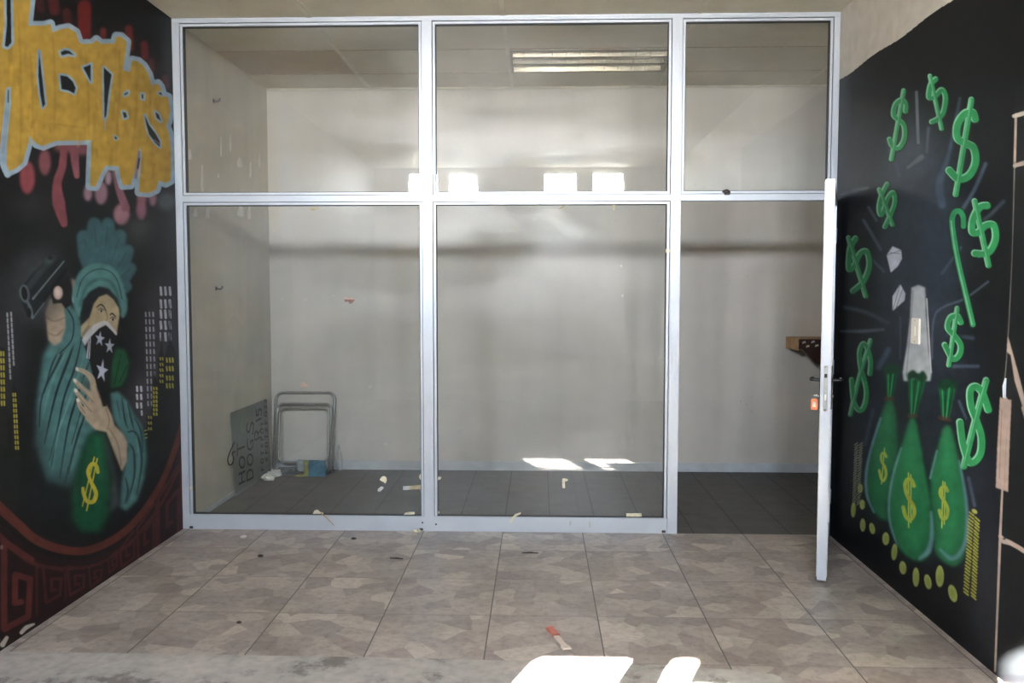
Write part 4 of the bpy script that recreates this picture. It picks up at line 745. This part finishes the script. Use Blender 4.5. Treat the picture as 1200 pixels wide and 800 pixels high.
rough(B(-.082, -.045, -.036, .012, 0, .126), 4, .004).build('olive_edge', M['olive'], ct)
rough(B(-.135, -.083, -.032, .012, .04, .128), 6, .005).build('pale_flap', M['pale'], ct)
rough(B(-.150, -.083, -.048, .0, 0, .014), 8, .003).build('base_flap', M['olive'], ct)
fs = tag(empty('folded_sheet', (-2.04, 1.595, 0)), 'dark slate folded sheet lying flat left of the blue carton', 'folded sheet')
rough(B(-.085, .065, -.035, .03, 0, .022), 12, .006, 3).build('lower_fold', M['slate'], fs); rough(B(-.10, .04, -.01, .04, .026, .06), 13, .006, 3).build('upper_fold', M['slate'], fs)
tag(crumple(21, .042, .025, .035).build('crumpled_paper', M['paper'], None, 0, False, (-2.135, 1.535, 0)), 'cream crumpled paper lying just right of the chair frame foot', 'paper')
tag(crumple(22, .032, .022, .020).build('crumpled_paper', M['white'], None, 0, False, (-2.205, 1.60, 0)), 'small pinkish crumpled paper against the left chair frame foot', 'paper')
tag(crumple(23, .052, .035, .030, 2, .35).build('crumpled_paper', M['paper'], None, 0, False, (-2.165, 1.40, 0)), 'white torn paper on the dark floor beside the price board', 'paper')
gl = [(-1.70, 1.79, .16), (-1.69, 1.80, .21), (-1.675, 1.81, .14), (-1.665, 1.81, .07), (-1.67, 1.80, .012), (-1.69, 1.78, .012), (-1.70, 1.77, .06), (-1.702, 1.775, .12)]
tag(MB().tube(spline(gl, 6, True), .006, 8, True).build('cable_loop', M['grey_tape'], None, 0, True), 'thin grey cable loop standing right of the chair frame', 'cable')

# wall shelf half hidden by the door
sh = tag(empty('wall_shelf', (2.50, YB, 1.12)), 'small tan wooden wall shelf with dark curved bracket, partly behind the door', 'shelf')
B(-.45, .45, -.35, -.002, .0, .018).build('shelf_board', M['wood'], sh, .002)
B(-.455, .45, -.362, -.35, -.062, .016).build('front_fascia', M['dkwood'], sh, .002)
for k, (x, z) in enumerate(((-.43, -.02), (-.40, -.05), (-.36, -.015), (-.33, -.045), (-.28, -.03))):
    MB().prism([(x, -.3625, z), (x+.03, -.3625, z+.008), (x+.024, -.3625, z+.022), (x+.004, -.3625, z+.016)], (0, -.001, 0)).build('inlay', M['cream_tape' if k % 2 else 'grey_tape'], sh)
B(-.455, -.445, -.35, -.002, -.075, .016).build('end_panel', M['wood'], sh, .002)
pr = [(-.42, -.062), (-.40, -.085), (-.37, -.12), (-.33, -.165), (-.28, -.195), (-.15, -.21), (.20, -.21), (.20, -.062)]
MB().prism([(x, -.35, z) for x, z in pr], (0, .05, 0)).build('bracket', M['dkwood'], sh, .002)
B(-.36, .40, -.35, -.002, -.03, 0).build('under_rail', M['dkwood'], sh, .002)

# switch, hooks, clips, cable
ls = tag(empty('light_switch', (XR, -1.152, 1.325)), 'white light switch plate on the black painted right wall', 'light switch')
B(-.011, -.0015, -.044, .044, -.062, .062).build('plate', M['white'], ls, .003)
B(-.017, -.011, -.012, .012, -.022, .022).build('rocker', M['white'], ls, .002)
for z in (-.05, .05): MB().tube([(-.0125, 0, z), (-.010, 0, z)], .004, 10).build('screw', M['steel'], ls)
for (y, z), lb in (((.66, 2.834), 'rusty hook high on the left rear-room wall below the ceiling'), ((.637, 1.531), 'rusty hook low on the left rear-room wall above the price board')):
    hk = tag(empty('wall_hook', (XL, y, z)), lb, 'hook')
    B(.0, .004, -.012, .012, -.014, .014).build('back_plate', M['rust'], hk, .001)
    MB().tube(spline([(.002, 0, .0), (.03, .004, -.004), (.042, .008, .006), (.04, .01, .018)], 5), .005, 8).build('prong', M['rust'], hk, 0, True)
cl = tag(empty('wire_clip', (1.14, -.0015, 2.112)), 'small dark clip on the transom above the doorway', 'clip')
MB().tube(spline([(-.022, -.006, .004), (-.010, -.01, .014), (.008, -.01, .014), (.022, -.006, .0)], 5), .006, 8).build('loop', M['rust'], cl, 0, True)
B(-.012, .022, -.012, 0, -.012, .006).build('base', M['rust'], cl, .003)
p0, p1 = unproj(1178.5, 443, 0, XR-.004), unproj(1177, 466, 0, XR-.004)
tag(MB().tube([p0, p0.lerp(p1, .4)+Vector((-.003, 0, 0)), p1], [.003, .0065, .006], 8).build('cable_stub', M['cable'], None, 0, True), 'pale blue cable stub above the bare plaster strip, right wall', 'cable')

# old tape left on the glass and rails
GY = .0218
def tape(pts, mat, label, y=GY, th=.0012):
    q = [unproj(u, v, 1, y) for u, v in pts]
    return tag(MB().prism(q, (0, -th, 0)).build('tape_scrap', M[mat]), label, 'tape')
tape([(445, 562), (447, 558.5), (450, 557.5), (453, 559), (453.3, 563), (451.5, 566.5), (450, 564.5), (447, 563.5)], 'cream_tape', 'cream leaf-shaped tape scrap on the left lower pane')
tape([(442.4, 573), (447, 569.5), (450, 571), (446, 575.5), (443, 576)], 'grey_tape', 'grey tape scrap below the cream leaf-shaped scrap')
tape([(491, 558), (494.5, 552), (496, 551.5), (496.6, 563.5), (494, 561), (492.5, 562)], 'cream_tape', 'cream tape scrap beside the middle mullion, left pane')
t_ = tape([(472.3, 569.5), (482, 569), (495, 567.4), (496, 572.8), (472.4, 574)], 'brown_tape', 'long pale brown tape strip on the left lower pane near the mullion')
q = [unproj(u, v, 1, GY-.0013) for u, v in ((472.3, 569.5), (480, 569.2), (480, 573.6), (472.4, 574))]; MB().prism(q, (0, -.001, 0)).build('faded_end', M['grey_tape'], t_)
tape([(492.5, 573.5), (496.2, 573), (497, 580.5), (494.5, 581), (493.2, 577)], 'grey_tape', 'short grey tape tail under the long brown strip')
tape([(472, 604), (475, 600.5), (479, 599.5), (486, 599.5), (486, 602.5), (479, 603), (475.5, 605)], 'cream_tape', 'cream tape scrap touching the left sill rail by the mullion')
tape([(510, 560.5), (512.5, 560), (514, 558), (517.5, 559), (516, 561.5), (513, 562.5), (512.6, 567), (510, 567)], 'cream_tape', 'hook-shaped cream tape just right of the middle mullion')
tape([(511.5, 599), (515, 598.6), (515, 601.4), (511.8, 601.6)], 'cream_tape', 'tiny cream tape square low beside the middle mullion')
tape([(597, 612), (600, 606), (604, 602), (610.5, 600), (610, 602.2), (605, 604.5), (601.5, 609), (599, 612.8)], 'cream_tape', 'curled cream tape over the middle sill rail', -.003)
tape([(658.6, 561), (661, 560), (665.8, 561.2), (664.6, 563.6), (662, 563.8), (662.2, 571.6), (659, 571.8)], 'cream_tape', 'cream hook-shaped tape in the middle of the large lower pane')
tape([(733.8, 601.2), (751.8, 601), (752, 605), (734, 605.4)], 'cream_tape', 'cream tape strip at the lower right of the middle pane')
tape([(366.5, 602), (368.5, 598), (372, 596.8), (375, 599.5), (379, 600.5), (378.5, 603), (372, 602.6)], 'cream_tape', 'torn cream tape above the left sill rail')
tape([(222.5, 570), (225.5, 570), (225.5, 573.5), (222.5, 573.5)], 'cream_tape', 'tiny cream tape speck on the left jamb', -.002)
tape([(494, 237.5), (497.4, 237), (497.6, 294), (495.4, 294), (494.9, 252)], 'brown_tape', 'tall tan tape strip along the upper middle mullion', .004)
tape([(489, 243), (493.6, 241), (494.4, 246), (493.4, 262), (494.2, 267), (490, 269.5), (492.6, 262), (491.8, 248)], 'brown_tape', 'dark curled tape edge beside the tall tan strip')
tape([(363, 245.5), (368, 242.6), (374, 243.4), (371, 245), (367, 246.6)], 'brown_tape', 'thin brown tape mark at the top of the left lower pane')
tape([(653.6, 246), (657.4, 241.5), (663, 240.8), (659, 243.5)], 'brown_tape', 'brown tape mark at the top centre of the middle pane')
tape([(717.5, 240), (721, 240), (720.4, 246), (718, 245)], 'brown_tape', 'small brown tape mark top right of the middle pane')
tape([(779.6, 291.6), (787.6, 292.2), (787, 295.6), (780, 296)], 'cream_tape', 'cream tape scrap on the bead of the right mullion', .0045)
for u, v, lb in ((727.8, 311.5, 'upper white paint fleck on the middle pane'), (729.6, 346.5, 'lower white paint fleck on the middle pane')):
    t_ = tape([(u-1.2, v-1), (u+1, v-1.4), (u+1.3, v+1), (u-.8, v+1.3)], 'paper', lb); t_.name = 'paint_fleck'; t_['category'] = 'paint fleck'
a, b = unproj(376, 601, 1, -.006), unproj(391.5, 615.5, 1, -.008)
tag(MB().tube([a, a.lerp(b, .5)+Vector((0, -.004, .006)), b], [.004, .003, .0022], 8).build('twig', M['wood'], None, 0, True), 'thin brown stick caught on the left sill rail', 'stick')

# litter on the tiles
wr_ = tag(empty('wrapper', (.088, -1.65, 0)), 'red and clear plastic wrapper on the tiles near the sunlit patch', 'wrapper')
ax = Vector((.068, -.215, 0)); ax.normalize(); nx = Vector((-ax.y, ax.x, 0))
def flat(s0, s1, w, h, seed):
    mb = MB(); mb.prism([ax*s0-nx*w, ax*s1-nx*w, ax*s1+nx*w, ax*s0+nx*w], (0, 0, h)); return rough(mb, seed, .0025)
flat(-.125, -.035, .0165, .009, 31).build('red_end', M['red'], wr_); flat(-.035, .085, .0125, .006, 32).build('clear_sleeve', M['clear'], wr_); flat(.085, .110, .019, .007, 33).build('torn_end', M['clear'], wr_)
MB().prism([ax*-.034-nx*.0168, ax*-.028-nx*.0168, ax*-.028+nx*.0168, ax*-.034+nx*.0168], (0, 0, .0115)).build('band', M['maroon'], wr_)
for p, q, lb in (((-.842, -.566, .005), (-.765, -.575, .005), 'dark twig on the tiles in front of the middle mullion'), ((-.095, -.447, .006), (.0, -.449, .006), 'dark twig on the tiles in front of the middle pane')):
    p, q = Vector(p), Vector(q); tag(MB().tube([p, p.lerp(q, .5)+Vector((0, .004, .001)), q], [.003, .005, .003], 8).build('twig', M['twig'], None, 0, True), lb, 'twig')
for (x, y), s, mt, lb in (((-1.589, -.546), .016, 'twig', 'black pebble on the tiles nearer the left sill rail'), ((-1.368, -1.516), .012, 'twig', 'black pebble on the tiles near the concrete strip'), ((-1.815, -.183), .02, 'paper', 'white plaster crumb on the tiles by the left sill rail'), ((-1.13, -.19), .016, 'twig', 'black pebble on the tiles below the left pane'), ((-.765, -.03), .026, 'cream_tape', 'cream crumb of tape on the floor at the foot of the middle mullion')):
    tag(crumple(int(abs(x)*100), s, s*.8, s*.45, 2, .2).build('crumb' if mt != 'twig' else 'pebble', M[mt], None, 0, False, (x, y, 0)), lb, 'crumb' if mt != 'twig' else 'pebble')
# ------------------------------------------------------------------ daylight
SUN_E, SKY = 260.0, 62.0
AZ = .387; EL = .6255                                     # sun: sideways run per metre of depth, drop per metre of plan distance
hd = Vector((AZ, 1, 0)); sd = Vector((hd.x, hd.y, -EL*hd.length)).normalized()
L = bpy.data.lights.new('sun', 'SUN'); L.energy = SUN_E; L.angle = .009; L.color = (1, .95, .87)
so = bpy.data.objects.new('sun', L); COL.objects.link(so); so.rotation_euler = sd.to_track_quat('-Z', 'Y').to_euler()
wd = bpy.data.worlds.new('world'); SC.world = wd; wd.use_nodes = True; nt = wd.node_tree
bg = nt.nodes['Background']; tc = N(nt, 'ShaderNodeTexCoord'); sp = N(nt, 'ShaderNodeSeparateXYZ'); nt.links.new(tc.outputs['Generated'], sp.inputs[0])
col = ramp(nt, sp.outputs[2], [(0, (.95, .95, .93)), (.15, (.88, .94, 1.0)), (1, (.55, .72, 1.0))]); nt.links.new(col, bg.inputs['Color']); bg.inputs['Strength'].default_value = SKY
def portal(x, y, z, sx, sz, rot):
    l = bpy.data.lights.new('portal', 'AREA'); l.shape = 'RECTANGLE'; l.size, l.size_y = sx, sz; l.cycles.is_portal = True
    o = bpy.data.objects.new('portal', l); COL.objects.link(o); o.location = (x, y, z); o.rotation_euler = rot
for x0, x1 in WIN: portal((x0+x1)/2, YF-.11, (WZ0+WZ1)/2, x1-x0, WZ1-WZ0, (math.pi/2, 0, 0))
vs = SC.view_settings; vs.view_transform = 'Standard'; vs.look = 'None'; vs.exposure = 2.16; vs.gamma = 1; vs.use_curve_mapping = False
cy_ = SC.cycles; cy_.max_bounces = 10; cy_.diffuse_bounces = 6; cy_.glossy_bounces = 5; cy_.transparent_max_bounces = 16; cy_.sample_clamp_indirect = 12; cy_.caustics_reflective = False; cy_.caustics_refractive = False; cy_.use_denoising = True
